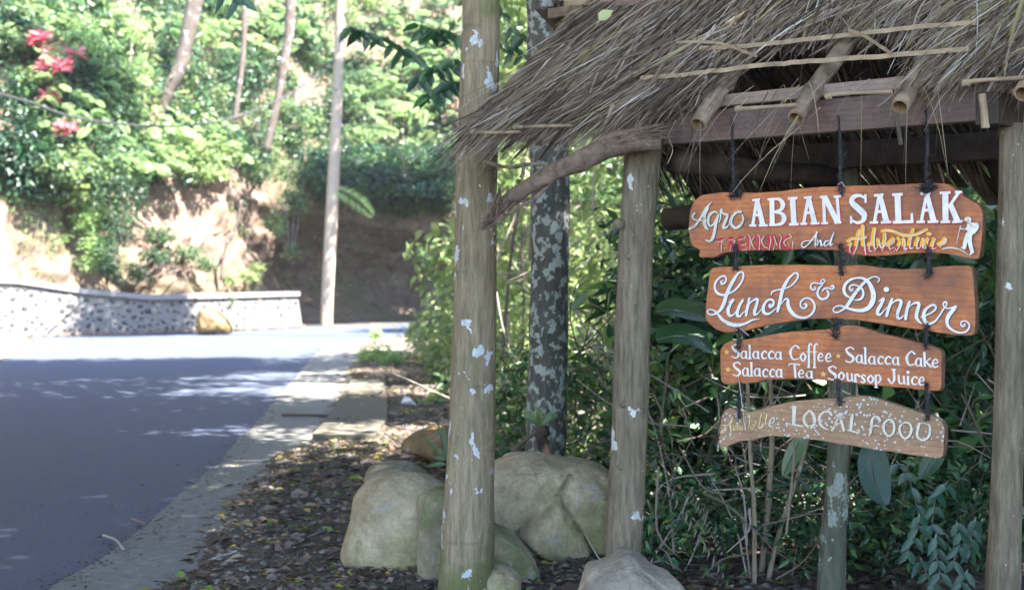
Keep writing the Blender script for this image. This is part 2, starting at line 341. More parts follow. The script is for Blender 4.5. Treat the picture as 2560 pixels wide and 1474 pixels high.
X, Y = np.meshgrid(gx, gy); Z = zground(X, Y); ny, nx = X.shape
ii = np.arange(ny - 1)[:, None] * nx + np.arange(nx - 1)[None]
tag(mesh('ground', np.stack([X, Y, Z], -1).reshape(-1, 3), np.stack([ii, ii + 1, ii + nx + 1, ii + nx], -1).reshape(-1, 4), M['earth'], smooth=True), kind='structure')
def sheet(name, pts, z, mat, jit=0.03, step=.25, kind='structure', seed=1, skip=()):
    pts = np.array(pts, float); out = []
    for i in range(len(pts)):
        a, b = pts[i], pts[(i + 1) % len(pts)]; n = max(1, int(np.linalg.norm(b - a) / step)) if np.linalg.norm(b - a) < 30 else 40
        for k in range(n): out.append(a + (b - a) * k / n)
    out = np.array(out); j = np.stack([vnoise(np.column_stack([out * 2.3, out[:, 0] * 0 + 3]), seed), vnoise(np.column_stack([out * 2.3, out[:, 0] * 0 + 9]), seed)], 1) + .5 * rng.normal(size=out.shape) * .5
    out += j * jit; V = np.column_stack([out, np.full(len(out), z)])
    o = mesh(name, V, [list(range(len(V)))], mat); tag(o, kind=kind); return o
redge = [(-2.3, -15), (-2.27, 0), (-2.22, 5), (-2.21, 6.97), (-2.16, 8.18), (-2.25, 9.8), (-2.37, 11.9), (-2.53, 13.4), (-2.62, 14.9), (-2.99, 18.4), (-3.28, 21.9), (-3.93, 28.4), (-4.1, 33), (-3.7, 36.2), (-2.3, 36.9), (2, 37.6), (9, 37)]
far = [(9, 47.5), (3, 50), (-2.5, 50), (-6.4, 46.5), (-8.4, 40.6), (-10.5, 39.4), (-12.6, 37.2), (-11.2, 33.5), (-10.2, 30.2), (-9.5, 26.5), (-9.35, 10), (-9.35, -15)]
sheet('road', redge + far, -.004, M['asphalt'], .03)
strip_r = [(-2.9, 27.6), (-2.56, 22.9), (-2.36, 20.8), (-1.92, 15.4), (-1.73, 13.2), (-1.92, 12.06), (-1.84, 11.2), (-1.8, 9.4), (-1.63, 7.84), (-1.5, 5), (-1.45, -10)]
sheet('roadside_concrete', [(-2.36, -10)] + [(x - .05, y) for x, y in redge[1:13]] + [(-3.6, 33)] + strip_r, .004, M['concrete'], .022)
sl = Acc(); base = np.array([(-1.86, 13.25), (-1.27, 13.2), (-1.3, 14.8), (-1.42, 16.2), (-1.62, 18.2), (-1.87, 20.7), (-2.34, 20.75), (-2.14, 18.0), (-1.98, 15.6), (-1.9, 14.2)])
n_ = len(base); sl.add(np.vstack([np.column_stack([base, np.full(n_, .065)]), np.column_stack([base, np.full(n_, -.1)])]), [list(range(n_))] + [[i, i + n_, (i + 1) % n_ + n_, (i + 1) % n_] for i in range(n_)])
slab = sl.build('drain_slab', M['slab'], loc=(-1.7, 16, 0)); tag(slab, 'mossy concrete drain slab set between the pale roadside strip and the leaf litter', 'slab')
sheet('far_shoulder', [(-3.3, 28.5), (-2.4, 29.6), (-2.2, 33), (3, 35), (9, 35), (9, 36.8), (2, 37.3), (-2.2, 36.5), (-3.6, 35.8), (-3.9, 33)], .02, concrete('pale_dirt', (.3, .26, .2), (.42, .37, .3), .2), .08)
sheet('left_verge', [(-9.45, -10), (-9.6, 26.5), (-10.3, 30.2), (-11.3, 33.5), (-12.7, 37.1), (-13.6, 36.6), (-17, 30), (-20, 20), (-20, -10)], .0, concrete('verge_dirt', (.28, .25, .19), (.4, .37, .3), .4), .08)

# hill: a loft along a curved foot line
foot = smoothpath([(-26, -8), (-23, 8), (-20.5, 20), (-17, 31.5), (-14.0, 37.4), (-10.6, 41.1), (-7.3, 47.6), (-6.2, 51.5), (-2.4, 54), (3.5, 53.5), (10, 49), (14, 40), (15, 30), (15, 20), (15.5, 8), (17, -8)], 38)
ft = norm(np.gradient(foot, axis=0)); fn = np.stack([-ft[:, 1], ft[:, 0]], 1)     # outward (away from the camera)
hs = np.concatenate([np.linspace(-.3, 8, 84), np.linspace(8.5, 30, 26)])
def batter(h): return np.where(h < 5, h * .3, 1.5 + (h - 5) * .62)
arc = np.concatenate([[0], np.cumsum(np.linalg.norm(np.diff(foot, axis=0), axis=1))])
U, H = np.meshgrid(arc, hs); idx = np.meshgrid(np.arange(len(foot)), hs)[0]
q = np.stack([U, H, U * 0], -1); dn = .55 * vnoise(q * [.45, .4, 1], 2) + .4 * vnoise(q * [1.1, .5, 1], 3) + .2 * vnoise(q * 2.3, 4) + .09 * vnoise(q * 5, 8) + .22 * vnoise(q * [1.9, .35, 1], 12)
notch = np.exp(-((foot[idx][..., 0] + 6.8) / .9) ** 2) * (foot[idx][..., 1] > 35) * 1.6      # shaded fold beside the wall end
fx, fy = foot[idx][..., 0], foot[idx][..., 1]; under = np.clip((fx + 6.6) / .8, 0, 1) * np.clip((-1.2 - fx) / 2.0, 0, 1) * (fy > 45) * 3.0 * np.sin(np.clip((H + .3) / (4.3 - .25 * (fx + 6)), 0, 1) * math.pi) ** .7
off = under + batter(H) + dn * np.clip(H / 1.2, .25, 1) + notch + .35
HV = np.stack([foot[idx][..., 0] + fn[idx][..., 0] * off, foot[idx][..., 1] + fn[idx][..., 1] * off, H], -1)
ny, nx = U.shape; ii = np.arange(ny - 1)[:, None] * nx + np.arange(nx - 1)[None]
tag(mesh('hillside', HV.reshape(-1, 3), np.stack([ii, ii + 1, ii + nx + 1, ii + nx], -1).reshape(-1, 4), M['cliff'], smooth=True), kind='structure')
def hill(px, py, fwd=0.0):
    """point of the hill face seen at a pixel, brought fwd metres towards the viewer"""
    rx = (px - 1280) / F; ang = foot[:, 0] / np.maximum(foot[:, 1], 1e-3); ok = foot[:, 1] > 15
    a = ang[ok]; f = foot[ok]; n = fn[ok]; o = np.argsort(a); d = 45.0
    for _ in range(8):
        h = EYE + (HY - py) / F * d; b = float(batter(np.array(max(h, 0)))) + .35
        ff = f + n * b; aa = ff[:, 0] / ff[:, 1]; o = np.argsort(aa); d = float(np.interp(rx, aa[o], ff[o, 1]))
    d -= fwd; return P(px, py, d)

# stone retaining wall with coping
wl = empty('stone_wall', (-10.5, 40, 0), 'long rubble stone retaining wall with a pale concrete coping, across the road below the bank', 'wall')
wp = smoothpath([(-24.0, 10.0), (-21.2, 20.0), (-18.0, 29.5), (-14.9, 35.6), (-13.05, 37.6), (-11.6, 39.2), (-10.2, 40.3), (-8.6, 42.3), (-6.75, 46.0)], 8)
wt = norm(np.gradient(wp, axis=0)); wn_ = np.stack([-wt[:, 1], wt[:, 0]], 1)
top = np.interp(np.arange(len(wp)), np.linspace(0, len(wp) - 1, 9), [1.75, 1.75, 1.7, 1.62, 1.55, 1.25, 1.08, 1.1, 1.13]) - .14
a_ = Acc(); n_ = len(wp); rows = [np.column_stack([wp + wn_ * o, np.full(n_, 0.0) + z]) for o, z in ((0, -.2),)]
lo = np.column_stack([wp, np.full(n_, -.2)]); hi = np.column_stack([wp + wn_ * .22, top]); hb = np.column_stack([wp + wn_ * .6, top]); lb = np.column_stack([wp + wn_ * .6, np.full(n_, -.2)])
V = np.concatenate([lo, hi, hb, lb]); Fc = []
for i in range(n_ - 1):
    for r in range(3): Fc.append([r * n_ + i, r * n_ + i + 1, (r + 1) * n_ + i + 1, (r + 1) * n_ + i])
Fc.append([n_ - 1, 2 * n_ - 1, 3 * n_ - 1, 4 * n_ - 1]); mesh('wall_body', V, Fc, M['mortar'], wl)
c0 = np.column_stack([wp + wn_ * .12, top + .002]); ring = [c0, c0 + [0, 0, .14], np.column_stack([wp + wn_ * .66, top + .142]), np.column_stack([wp + wn_ * .66, top + .002])]
V = np.concatenate(ring); Fc = [[r * n_ + i, r * n_ + i + 1, ((r + 1) % 4) * n_ + i + 1, ((r + 1) % 4) * n_ + i] for i in range(n_ - 1) for r in range(4)]; Fc += [[n_ - 1, 2 * n_ - 1, 3 * n_ - 1, 4 * n_ - 1], [0, n_, 2 * n_, 3 * n_][::-1]]
mesh('coping', V, Fc, M['coping'], wl)
bm = bmesh.new(); bmesh.ops.create_icosphere(bm, subdivisions=1, radius=1); protos = []
for k in range(6):
    me = bpy.data.meshes.new('stone'); b2 = bm.copy()
    for v in b2.verts: v.co *= 1 + .22 * random.uniform(-1, 1)
    b2.to_mesh(me); b2.free(); me.materials.append(M['wallstone'] if k < 5 else M['rockgrey']); protos.append(me)
bm.free()
wa = np.concatenate([[0], np.cumsum(np.linalg.norm(np.diff(wp, axis=0), axis=1))]); placed = []
s_lo = float(np.interp(-15.2, wp[:, 0], wa)); cnt = 0; small = []
for tr in range(9000):
    s = random.uniform(s_lo, wa[-1] - .15); i = min(int(np.searchsorted(wa, s)), n_ - 1); zt = float(np.interp(s, wa, top)); z = random.uniform(.03, zt - .07); r = random.uniform(.06, .12)
    if any(abs(s - q_[0]) < (r + q_[2]) * .95 and math.hypot(s - q_[0], z - q_[1]) < (r + q_[2]) * .92 for q_ in placed): continue
    placed.append((s, z, r)); cnt += 1
    if cnt > 298 and tr > 1500: break
placed_big = placed[:298]
for s, z, r in placed_big:
    i = min(int(np.searchsorted(wa, s)), n_ - 1); zt = top[i]; x = np.interp(s, wa, wp[:, 0]); y = np.interp(s, wa, wp[:, 1]); t = z / zt
    p = np.array((x, y)) + wn_[i] * (.22 * (z + .2) / (zt + .2) + .012)
    o = bpy.data.objects.new('stone', random.choice(protos)); C.objects.link(o); o.parent = wl
    o.location = (p[0] - wl.location[0], p[1] - wl.location[1], z); o.scale = (r * random.uniform(.9, 1.2), r * .55, r * random.uniform(.6, 1.0)); o.rotation_euler = (random.uniform(-.2, .2), random.uniform(-.8, .8), math.atan2(wt[i][1], wt[i][0]))

A_ = Acc(); oc = [(1, 0, 0), (-1, 0, 0), (0, 1, 0), (0, -1, 0), (0, 0, 1), (0, 0, -1)]; of_ = [(0, 2, 4), (2, 1, 4), (1, 3, 4), (3, 0, 4), (2, 0, 5), (1, 2, 5), (3, 1, 5), (0, 3, 5)]; grid = list(placed_big); nsm = 0
for tr in range(14000):
    s = random.uniform(s_lo, wa[-1] - .1); i = min(int(np.searchsorted(wa, s)), n_ - 1); zt = float(np.interp(s, wa, top)); z = random.uniform(.0, zt - .04); r = random.uniform(.028, .05)
    if any(abs(s - q_[0]) < .2 and math.hypot(s - q_[0], z - q_[1]) < (r + q_[2]) * .85 for q_ in grid): continue
    grid.append((s, z, r)); x = np.interp(s, wa, wp[:, 0]); y = np.interp(s, wa, wp[:, 1]); p = np.array((x, y, 0.)); p[:2] += wn_[i] * (.22 * (z + .2) / (zt + .2) + .008); p[2] = z
    A_.add([p + np.array((v[0] * wt[i][0] * r + v[1] * wn_[i][0] * r * .5, v[0] * wt[i][1] * r + v[1] * wn_[i][1] * r * .5, v[2] * r * .8)) * random.uniform(.8, 1.2) for v in oc], of_); nsm += 1
    if nsm > 1100: break
tag(A_.build('small_stones', M['wallstone'], wl), kind='stuff')
# ================================================================== ROCKS
bmr = bmesh.new(); bmesh.ops.create_icosphere(bmr, subdivisions=5, radius=1); RV5 = np.array([v.co[:] for v in bmr.verts]); RF5 = np.array([[v.index for v in f.verts] for f in bmr.faces]); bmr.free()
bmr = bmesh.new(); bmesh.ops.create_icosphere(bmr, subdivisions=6, radius=1); RV6 = np.array([v.co[:] for v in bmr.verts]); RF6 = np.array([[v.index for v in f.verts] for f in bmr.faces]); bmr.free()
def inpoly(x, z, poly):
    r = np.zeros(len(x), bool); j = len(poly) - 1
    for i in range(len(poly)):
        a, b = poly[i], poly[j]; cnd = ((a[1] > z) != (b[1] > z)) & (x < (b[0] - a[0]) * (z - a[1]) / (b[1] - a[1] + 1e-12) + a[0]); r ^= cnd; j = i
    return r
def segdist(x, z, pl):
    d = np.full(len(x), 1e9)
    for (ax, az), (bx, bz) in zip(pl[:-1], pl[1:]):
        t = np.clip(((x - ax) * (bx - ax) + (z - az) * (bz - az)) / ((bx - ax) ** 2 + (bz - az) ** 2 + 1e-12), 0, 1)
        d = np.minimum(d, np.hypot(x - ax - t * (bx - ax), z - az - t * (bz - az)))
    return d
def rock(label, outline, d, depth, mat, seed, cat='boulder', group=None, big=False, chunk=None, cracks=(), e=.72, tile=(800, 1050, 2.81), rough=.048, name='boulder'):
    o = np.array([P(tile[0] + x / tile[2], tile[1] + y / tile[2], d)[[0, 2]] for x, y in outline]); c = (o.max(0) + o.min(0)) / 2
    V, Fc = (RV6, RF6) if big else (RV5, RF5); th = np.arctan2(V[:, 2], V[:, 0])
    ths = np.linspace(-math.pi, math.pi, 361); R = []
    for t in ths:
        dx, dz = math.cos(t), math.sin(t); best = .02
        for i in range(len(o)):
            ax, az = o[i] - c; bx, bz = o[(i + 1) % len(o)] - c; den = dx * (bz - az) - dz * (bx - ax)
            if abs(den) < 1e-9: continue
            tt = (ax * (bz - az) - az * (bx - ax)) / den; ss = (ax * dz - az * dx) / den
            if tt > 0 and -1e-6 <= ss <= 1 + 1e-6: best = max(best, tt)
        R.append(best)
    R = np.array(R); k = np.hanning(13); k /= k.sum(); R = np.convolve(np.concatenate([R[-7:-1], R, R[1:7]]), k, 'valid')
    r = np.interp(th, ths, R); s = np.hypot(V[:, 0], V[:, 2]); s2 = s ** e; y2 = np.sign(V[:, 1]) * np.abs(V[:, 1]) ** e
    W = np.stack([c[0] + np.cos(th) * r * s2, d + y2 * depth, c[1] + np.sin(th) * r * s2], -1)
    nn = norm(W - np.array((c[0], d, c[1]))); sz = R.mean()
    fac = vnoise(W / sz * 1.1 + seed, seed); W = W + nn * sz * ((rough * 2.2 * fac + rough * .8 * vnoise(W / sz * 4 + seed, seed + 1) + rough * .35 * vnoise(W / sz * 12, seed + 2) + rough * .15 * vnoise(W / sz * 30, seed + 3))[:, None]) * np.where(V[:, 1] < .3, 1, .5)[:, None]
    if chunk or cracks:
        sc = W[:, 1]; px = 1280 + W[:, 0] / sc * F; py = HY - (W[:, 2] - EYE) / sc * F; lx = (px - tile[0]) * tile[2]; ly = (py - tile[1]) * tile[2]; front = V[:, 1] < 0
        lx = lx + 14 * vnoise(W * 9, 4); ly = ly + 14 * vnoise(W * 9, 5)
        if chunk:
            ins = inpoly(lx, ly, chunk) & front; dd = segdist(lx, ly, list(chunk) + [chunk[0]]); W[:, 1] -= np.where(ins, .085 * np.clip(dd / 10, 0, 1), 0)
        for pl, wd, dp in cracks:
            dd = segdist(lx, ly, pl); W[:, 1] += np.where(front, dp * np.clip(1 - dd / wd, 0, 1), 0)
    ob = mesh(name, W, Fc, mat, smooth=True, loc=(c[0], d, 0)); tag(ob, label, cat, group); return ob
rock('big sandy boulder nearest the road, rounded top, left of the lichen spotted trunk', [(300, 440), (380, 400), (460, 375), (560, 372), (700, 380), (800, 410), (880, 450), (930, 600), (920, 900), (760, 1100), (560, 1105), (450, 1085), (380, 1060), (270, 1050), (200, 1010), (160, 930), (170, 820), (200, 700), (215, 560), (250, 490)], 7.35, .26, M['rock'], 3, rough=.032)
rock('leaning slab rock with green moss on its left face, behind the lichen spotted trunk', [(670, 540), (720, 495), (850, 455), (1000, 540), (1225, 730), (1340, 790), (1440, 880), (1510, 1010), (1555, 1135), (1480, 1175), (1300, 1210), (700, 1240), (680, 1050), (655, 900), (660, 700)], 7.02, .13, M['rockmoss'], 11, e=.6)
ch = [(1370, 800), (1460, 700), (1590, 660), (1670, 540), (1750, 680), (1850, 850), (1900, 950), (1840, 1000), (1700, 1010), (1560, 960), (1460, 880)]
rock('largest boulder, broad and cracked with a raised plate, beside the left shelter post', [(1000, 380), (1230, 290), (1350, 245), (1480, 222), (1600, 240), (1720, 260), (1820, 255), (1930, 275), (2020, 345), (2080, 500), (2090, 900), (1990, 1010), (1870, 1100), (1800, 1160), (1650, 1170), (1520, 1120), (1300, 1120), (1050, 900), (960, 600)], 7.85, .42, M['rock'], 21, big=True, chunk=ch,
     cracks=[([(1760, 400), (1680, 540), (1750, 690), (1860, 860), (1920, 960)], 24, .10), ([(1670, 550), (1590, 665), (1450, 705), (1375, 800)], 20, .06), ([(1700, 400), (1780, 340), (1850, 300)], 16, .03)])
rock('small buff rock at the foot of the lichen spotted trunk, right side', [(1100, 1050), (1215, 1015), (1290, 1020), (1370, 1060), (1415, 1110), (1410, 1200), (1300, 1290), (1120, 1290)], 6.75, .14, M['rock'], 31, cat='rock', name='rock')
rock('pointed grey rock in the bottom foreground in front of the left shelter post', [(1790, 1300), (1830, 1191), (1860, 1100), (1900, 1035), (1960, 1025), (2060, 990), (2130, 940), (2180, 932), (2260, 980), (2350, 1040), (2450, 1100), (2540, 1191), (2640, 1320), (2600, 1800), (1800, 1800)], 5.35, .2, M['rockgrey'], 44, e=.55, rough=.045,
     cracks=[([(2170, 950), (2200, 1030), (2320, 1130), (2420, 1200)], 18, .03)])
rock('low moss covered rock peeping over the sandy boulder nearest the road', [(320, 420), (350, 345), (400, 305), (500, 287), (600, 295), (700, 350), (830, 430), (850, 520), (600, 560), (400, 520)], 9.3, .3, M['rockmoss'], 51)
rock('brown rock half hidden behind the lichen spotted trunk, farthest of the roadside rocks', [(560, 190), (600, 130), (680, 80), (780, 50), (880, 45), (1000, 60), (1060, 150), (1040, 290), (850, 320), (770, 260), (650, 225)], 11.3, .35, M['rockdark'], 61)
rock('ochre boulder lying against the stone wall across the road', [(490, 795), (500, 773), (520, 768), (545, 776), (565, 797), (580, 818), (577, 833), (500, 834), (489, 815)], 39.2, .5, M['rockdark'], 71, tile=(0, 0, 1.0))
bmr = bmesh.new(); bmesh.ops.create_icosphere(bmr, subdivisions=2, radius=1); pebm = []
for k in range(5):
    b2 = bmr.copy()
    for v in b2.verts: v.co *= 1 + .18 * random.uniform(-1, 1)
    me = bpy.data.meshes.new('loose_stone'); b2.to_mesh(me); b2.free(); me.materials.append(M['pebble']); pebm.append(me)
bmr.free()
pebs = [(800, 1395, 17), (830, 1412, 15), (855, 1378, 13), (850, 1430, 19), (890, 1445, 21), (800, 1440, 13), (825, 1460, 16), (925, 1455, 16), (775, 1372, 12), (745, 1405, 13), (812, 1372, 11), (960, 1462, 14), (715, 1440, 12), (760, 1450, 15), (668, 1395, 10), (870, 1402, 11), (985, 1455, 12)]
for k, (px, py, r) in enumerate(pebs):
    x, y = G(px, py); rr = r * y / F; o = bpy.data.objects.new('loose_stone', pebm[k % 5]); C.objects.link(o)
    o.location = (x, y, rr * .5 + .01); o.scale = (rr, rr, rr * .72); o.rotation_euler = (0, 0, random.random() * 6)
    tag(o, 'fist sized grey stone in the gravel below the sandy roadside boulder', 'stone', 'loose stones below the sandy boulder')
# gravel and leaf litter (nobody could count them)
def rnd_on_litter(n, y0=6.6, y1=26, near=1.7):
    y = y0 + (y1 - y0) * rng.random(n) ** near; lo_ = np.interp(y, [r[1] for r in strip_r][::-1], [r[0] for r in strip_r][::-1]) - .08 - .3 * rng.random(n) ** 3
    hi_ = np.minimum(xedge(y) + .5, 2.4); x = lo_ + (hi_ - lo_) * rng.random(n); return x, y
gv = Leaf(); x, y = rnd_on_litter(5200, 6.4, 20, 1.5); bmp = np.array([v.co[:] for v in pebm[0].vertices]) if False else np.array([v[:] for v in [(1, 0, 0), (0, 1, 0), (-1, 0, 0), (0, -1, 0), (0, 0, 1), (.7, .7, .5), (-.7, .7, .5), (-.7, -.7, .5), (.7, -.7, .5)]])
of = np.array([(0, 5, 8), (5, 1, 6), (6, 2, 7), (7, 3, 8), (5, 4, 8), (5, 6, 4), (6, 7, 4), (7, 8, 4), (0, 1, 5), (1, 2, 6), (2, 3, 7), (3, 0, 8)])
r = .008 + .022 * rng.random(len(x)) ** 3; a = rng.random(len(x)) * 6.28; base = bmp[None] * (1 + .3 * rng.normal(size=(len(x), 9, 1)).clip(-1, 1) * .6)
ca, sa = np.cos(a)[:, None], np.sin(a)[:, None]; vx = base[..., 0] * ca - base[..., 1] * sa; vy = base[..., 0] * sa + base[..., 1] * ca
V = np.stack([x[:, None] + vx * r[:, None], y[:, None] + vy * r[:, None] * .8, zground(x, y)[:, None] + base[..., 2] * r[:, None] * .8 + .002], -1).reshape(-1, 3)
tag(mesh('gravel', V, (of[None] + (np.arange(len(x)) * 9)[:, None, None]).reshape(-1, 3), M['pebble']), kind='stuff')
lt = Leaf()
for n, y0, y1, sc, nr in ((9500, 6.4, 14, .05, 1.4), (6500, 12, 30, .08, 1.2), (2600, 6.5, 12, .095, 1.3)):
    x, y = rnd_on_litter(n, y0, y1, nr); z = zground(x, y) + .006 + .014 * rng.random(n)
    N = norm(np.stack([rng.normal(size=n) * .35, rng.normal(size=n) * .35, np.ones(n)], -1)); a = rng.random(n) * 6.28
    D = np.stack([np.cos(a), np.sin(a), rng.normal(size=n) * .12], -1); l = sc * (.4 + rng.random(n)); lt.add(leaves(np.stack([x, y, z], -1), D, N, l, l * (.2 + .35 * rng.random(n)), rng.random(n), True, -.1 + .3 * rng.random()))
n = 260; x = np.interp(rng.random(n), [0, 1], [-9, -1.9]); y = 6.8 + 26 * rng.random(n) ** 1.5; keep = rng.random(n) < np.exp(-np.abs(x + 2.1) / 1.2) + .06; x, y = x[keep], y[keep]; a = rng.random(len(x)) * 6.28
lt.add(leaves(np.stack([x, y, np.full(len(x), .012)], -1), np.stack([np.cos(a), np.sin(a), a * 0], -1), norm(np.stack([a * 0 + .1, a * 0, a * 0 + 1], -1)), .035 + .05 * rng.random(len(x)), .02, rng.random(len(x)), True))
n = 900; y = 6.5 + 22 * rng.random(n) ** 1.6; x = np.interp(y, [r_[1] for r_ in redge[:13]], [r_[0] for r_ in redge[:13]]) + rng.normal(size=n) * .09; a = rng.random(n) * 6.28
lt.add(leaves(np.stack([x, y, np.full(n, .012)], -1), np.stack([np.cos(a), np.sin(a), a * 0], -1), norm(np.stack([a * 0 + .1, a * 0, a * 0 + 1], -1)), .012 + .03 * rng.random(n), .012, rng.random(n) * .7, True))
# litter at the wall foot and under the shelter
n = 1500; s = wa[-1] * (.62 + .38 * rng.random(n)); x = np.interp(s, wa, wp[:, 0]); y = np.interp(s, wa, wp[:, 1]) - rng.random(n) ** 2 * 1.2 - .05; a = rng.random(n) * 6.28
lt.add(leaves(np.stack([x, y, .02 + .05 * rng.random(n)], -1), np.stack([np.cos(a), np.sin(a), a * 0 + .1], -1), norm(np.stack([a * 0 + .1, a * 0 - .3, a * 0 + 1], -1)), .14, .07, .3 + .5 * rng.random(n), True))
n = 7000; x = .5 + 4.5 * rng.random(n); y = 5 + 7 * rng.random(n); a = rng.random(n) * 6.28
lt.add(leaves(np.stack([x, y, zground(x, y) + .02 + .03 * rng.random(n)], -1), np.stack([np.cos(a), np.sin(a), a * 0 + .1], -1), norm(np.stack([rng.normal(size=n) * .4, rng.normal(size=n) * .4, a * 0 + 1], -1)), .06 + .06 * rng.random(n), .035, rng.random(n) * .35, True))
tag(lt.build('leaf_litter', M['litter']), kind='stuff')
lg = Leaf()
for px, py, s, t in ((850, 1290, .1, .85), (905, 1262, .09, .62), (700, 1358, .08, .86), (655, 1452, .1, .8), (870, 1210, .12, .97), (640, 1330, .07, .72), (760, 1280, .1, .75), (560, 1470, .08, .55)):
    x, y = G(px, py); o = leaves(np.array([[x, y, .045]]), np.array([[1, .3, .1]]), np.array([[.1, -.35, 1.]]), s, s * .5, np.array([t]), False)
    tag(mesh('fallen_leaf', o[0], o[1], M['litter'], tint=o[2], loc=(x, y, .03)), {.85: 'yellow fallen leaf curled on the litter below the sandy boulder', .62: 'buff fallen leaf on litter just left of the sandy boulder', .86: 'small yellow leaf on the gravel edge left of the sandy boulder', .8: 'gold leaf on the gravel at the bottom of the photo', .97: 'bright green fallen leaf beside the mossy rock', .72: 'tan leaf on litter beside the concrete strip', .75: 'brown leaf in the middle of the litter', .55: 'reddish leaf at the lower edge by the concrete strip'}[t], 'leaf')
def stick(label, pts, r, mat=M['twig'], cat='stick', t=.4):
    V, Fc = tube(smoothpath(pts, 4), r, 6, wob=.2); tag(mesh('stick', V, Fc, mat, tint=np.full(len(V), t), loc=V.mean(0)), label, cat)
gp = lambda px, py, z=.02: np.array((*G(px, py), z))
stick('dark stick lying across the pale concrete roadside strip', [gp(706, 1041), gp(760, 1044, .03), gp(824, 1043)], .016, t=.2)
stick('thin forked pale twig on the asphalt near the lower left', [gp(258, 1345), gp(290, 1362, .03), gp(308, 1380)], .007, t=.9)
stick('thin twig lying on the concrete strip near the bottom', [gp(330, 1303), gp(362, 1316)], .006, t=.6)
stick('bluish bent twig on the litter left of the sandy boulder', [gp(720, 1384, .04), gp(770, 1370, .06), gp(812, 1346, .05)], .008, t=.75)
stick('long pale stick on the gravel at the bottom of the photo', [gp(520, 1415, .03), gp(590, 1400, .05)], .008, t=.95)
tr = Acc(); x, y = G(1023, 1018); tr.add([(x - .1, y, .05), (x + .02, y - .05, .09), (x + .1, y, .02), (x, y + .09, .11), (x - .06, y + .05, .13)], [[0, 1, 3, 4], [1, 2, 3], [0, 1, 2]])
tag(tr.build('litter_scrap', M['plastic'], loc=(x, y, 0)), 'crumpled white scrap lying on the litter beyond the rocks', 'scrap')

# ================================================================== THE SHELTER
EU = np.array((.753, -.66, 0.)) / math.hypot(.753, .66); EC = np.array((.66, .753, 0.)) / math.hypot(.66, .753); EZ = np.array((0, 0, 1.))
def K(u, c, z): return EU * u + EC * c + EZ * z          # u along the beam, c towards the back
def on_c(px, py, c):                                       # point of the vertical plane c seen at a pixel
    r = np.array(((px - 1280) / F, 1, (HY - py) / F)); t = c / float(r @ EC); return np.array((0, 0, EYE)) + r * t
def roofz(c): return 2.27 + .9 * (c - 4.77)
sh = empty('thatched_shelter', (1.2, 5.6, 0), 'open timber shelter with ragged straw thatch and bamboo rafters, holding the hanging boards', 'shelter')
def trunkpts(rows, d):                                     # rows: (y, x_left, x_right)
    pts = []; rad = []
    for y, a, b in rows: p = P((a + b) / 2, y, d); pts.append(p); rad.append((b - a) / 2 * d / F)
    return pts, rad
def post(rows, d, mat, parent, seed, name='post'):
    pts, rad = trunkpts(rows, d); q = smoothpath(np.column_stack([pts, rad]), 5); V, Fc = tube(q[:, :3], q[:, 3], 20, wob=.05, seed=seed)
    return mesh(name, V, Fc, mat, parent, smooth=True)
pl_ = post([(345, 1560, 1660), (440, 1557, 1648), (520, 1552, 1642), (620, 1546, 1632), (840, 1538, 1626), (1060, 1530, 1620), (1200, 1521, 1615), (1400, 1510, 1603), (1640, 1500, 1595)], 5.83, M['post'], sh, 3)
post([(310, 2500, 2572), (500, 2497, 2568), (800, 2490, 2562), (1050, 2485, 2558), (1188, 2479, 2556), (1300, 2474, 2553), (1474, 2464, 2550), (1820, 2455, 2545)], 4.86, M['post'], sh, 5)
for (px, py, s) in ((1545, 560, .022), (1573, 640, .014), (1560, 1010, .016), (1552, 1165, .015)):   # knots
    p = P(px, py, 5.77); V = RV5[::1] * s * [1, .8, 1.1] + p; mesh('knot', V, RF5, M['post'], pl_, smooth=True)
def bar(name, u0, u1, c0, c1, z0, z1, mat, tilt=0.0, bev=.004):
    V, Fc = box8(K(u0, c0, z0), EU * (u1 - u0) + EZ * tilt, EC * (c1 - c0), EZ * (z1 - z0)); o = mesh(name, V, Fc, mat, sh)
    b = o.modifiers.new('bevel', 'BEVEL'); b.width = bev; b.segments = 2; return o
bar('beam', -3.40, -1.925, 4.73, 4.79, 2.047, 2.171, M['beam'])
bar('batten', -3.45, -2.12, 4.70, 4.745, 2.176, 2.222, M['batten'])
bar('beam', -3.6, -1.7, 5.96, 6.03, 2.02, 2.14, M['darkwood'])
bar('cross_beam', -2.125, -2.06, 4.655, 6.1, 2.105 + .07, 2.205 + .0, M['blockwood'])
bar('cross_beam', -1.98, -1.90, 4.62, 6.15, 2.02, 2.13, M['darkwood'])
V, Fc = tube([K(-3.33, 4.82, 1.995), K(-3.3, 5.4, 1.98), K(-3.28, 6.05, 1.99)], [.05, .045, .05], 12, wob=.08); mesh('cross_beam', V, Fc, M['darkwood'], sh, smooth=True)
bar('ridge_pole', -4.5, -1.2, 5.4, 5.45, 2.79, 2.84, M['bamboo'])
for (px, py, px2, py2, c) in ((1668, 548, 1800, 530, 5.6),):
    a = on_c(px, py, c); b = on_c(px2, py2, c); V, Fc = tube([a, (a + b) / 2, b + EU * .9], .055, 12, wob=.08); mesh('rear_log', V, Fc, M['darkwood'], sh, smooth=True)
post([(420, 2092, 2146), (780, 2082, 2140), (1000, 2072, 2131), (1150, 2068, 2126), (1250, 2060, 2122), (1350, 2050, 2115), (1474, 2042, 2114), (1560, 2036, 2112)], 6.7, M['barkgreen'], sh, 9)
for u, c in ((-1.9, 6.0),):
    V, Fc = tube([K(u, c, -.1), K(u, c, 1.0), K(u, c, 2.02)], [.06, .055, .05], 12, wob=.06); mesh('post', V, Fc, M['post'], sh, smooth=True)
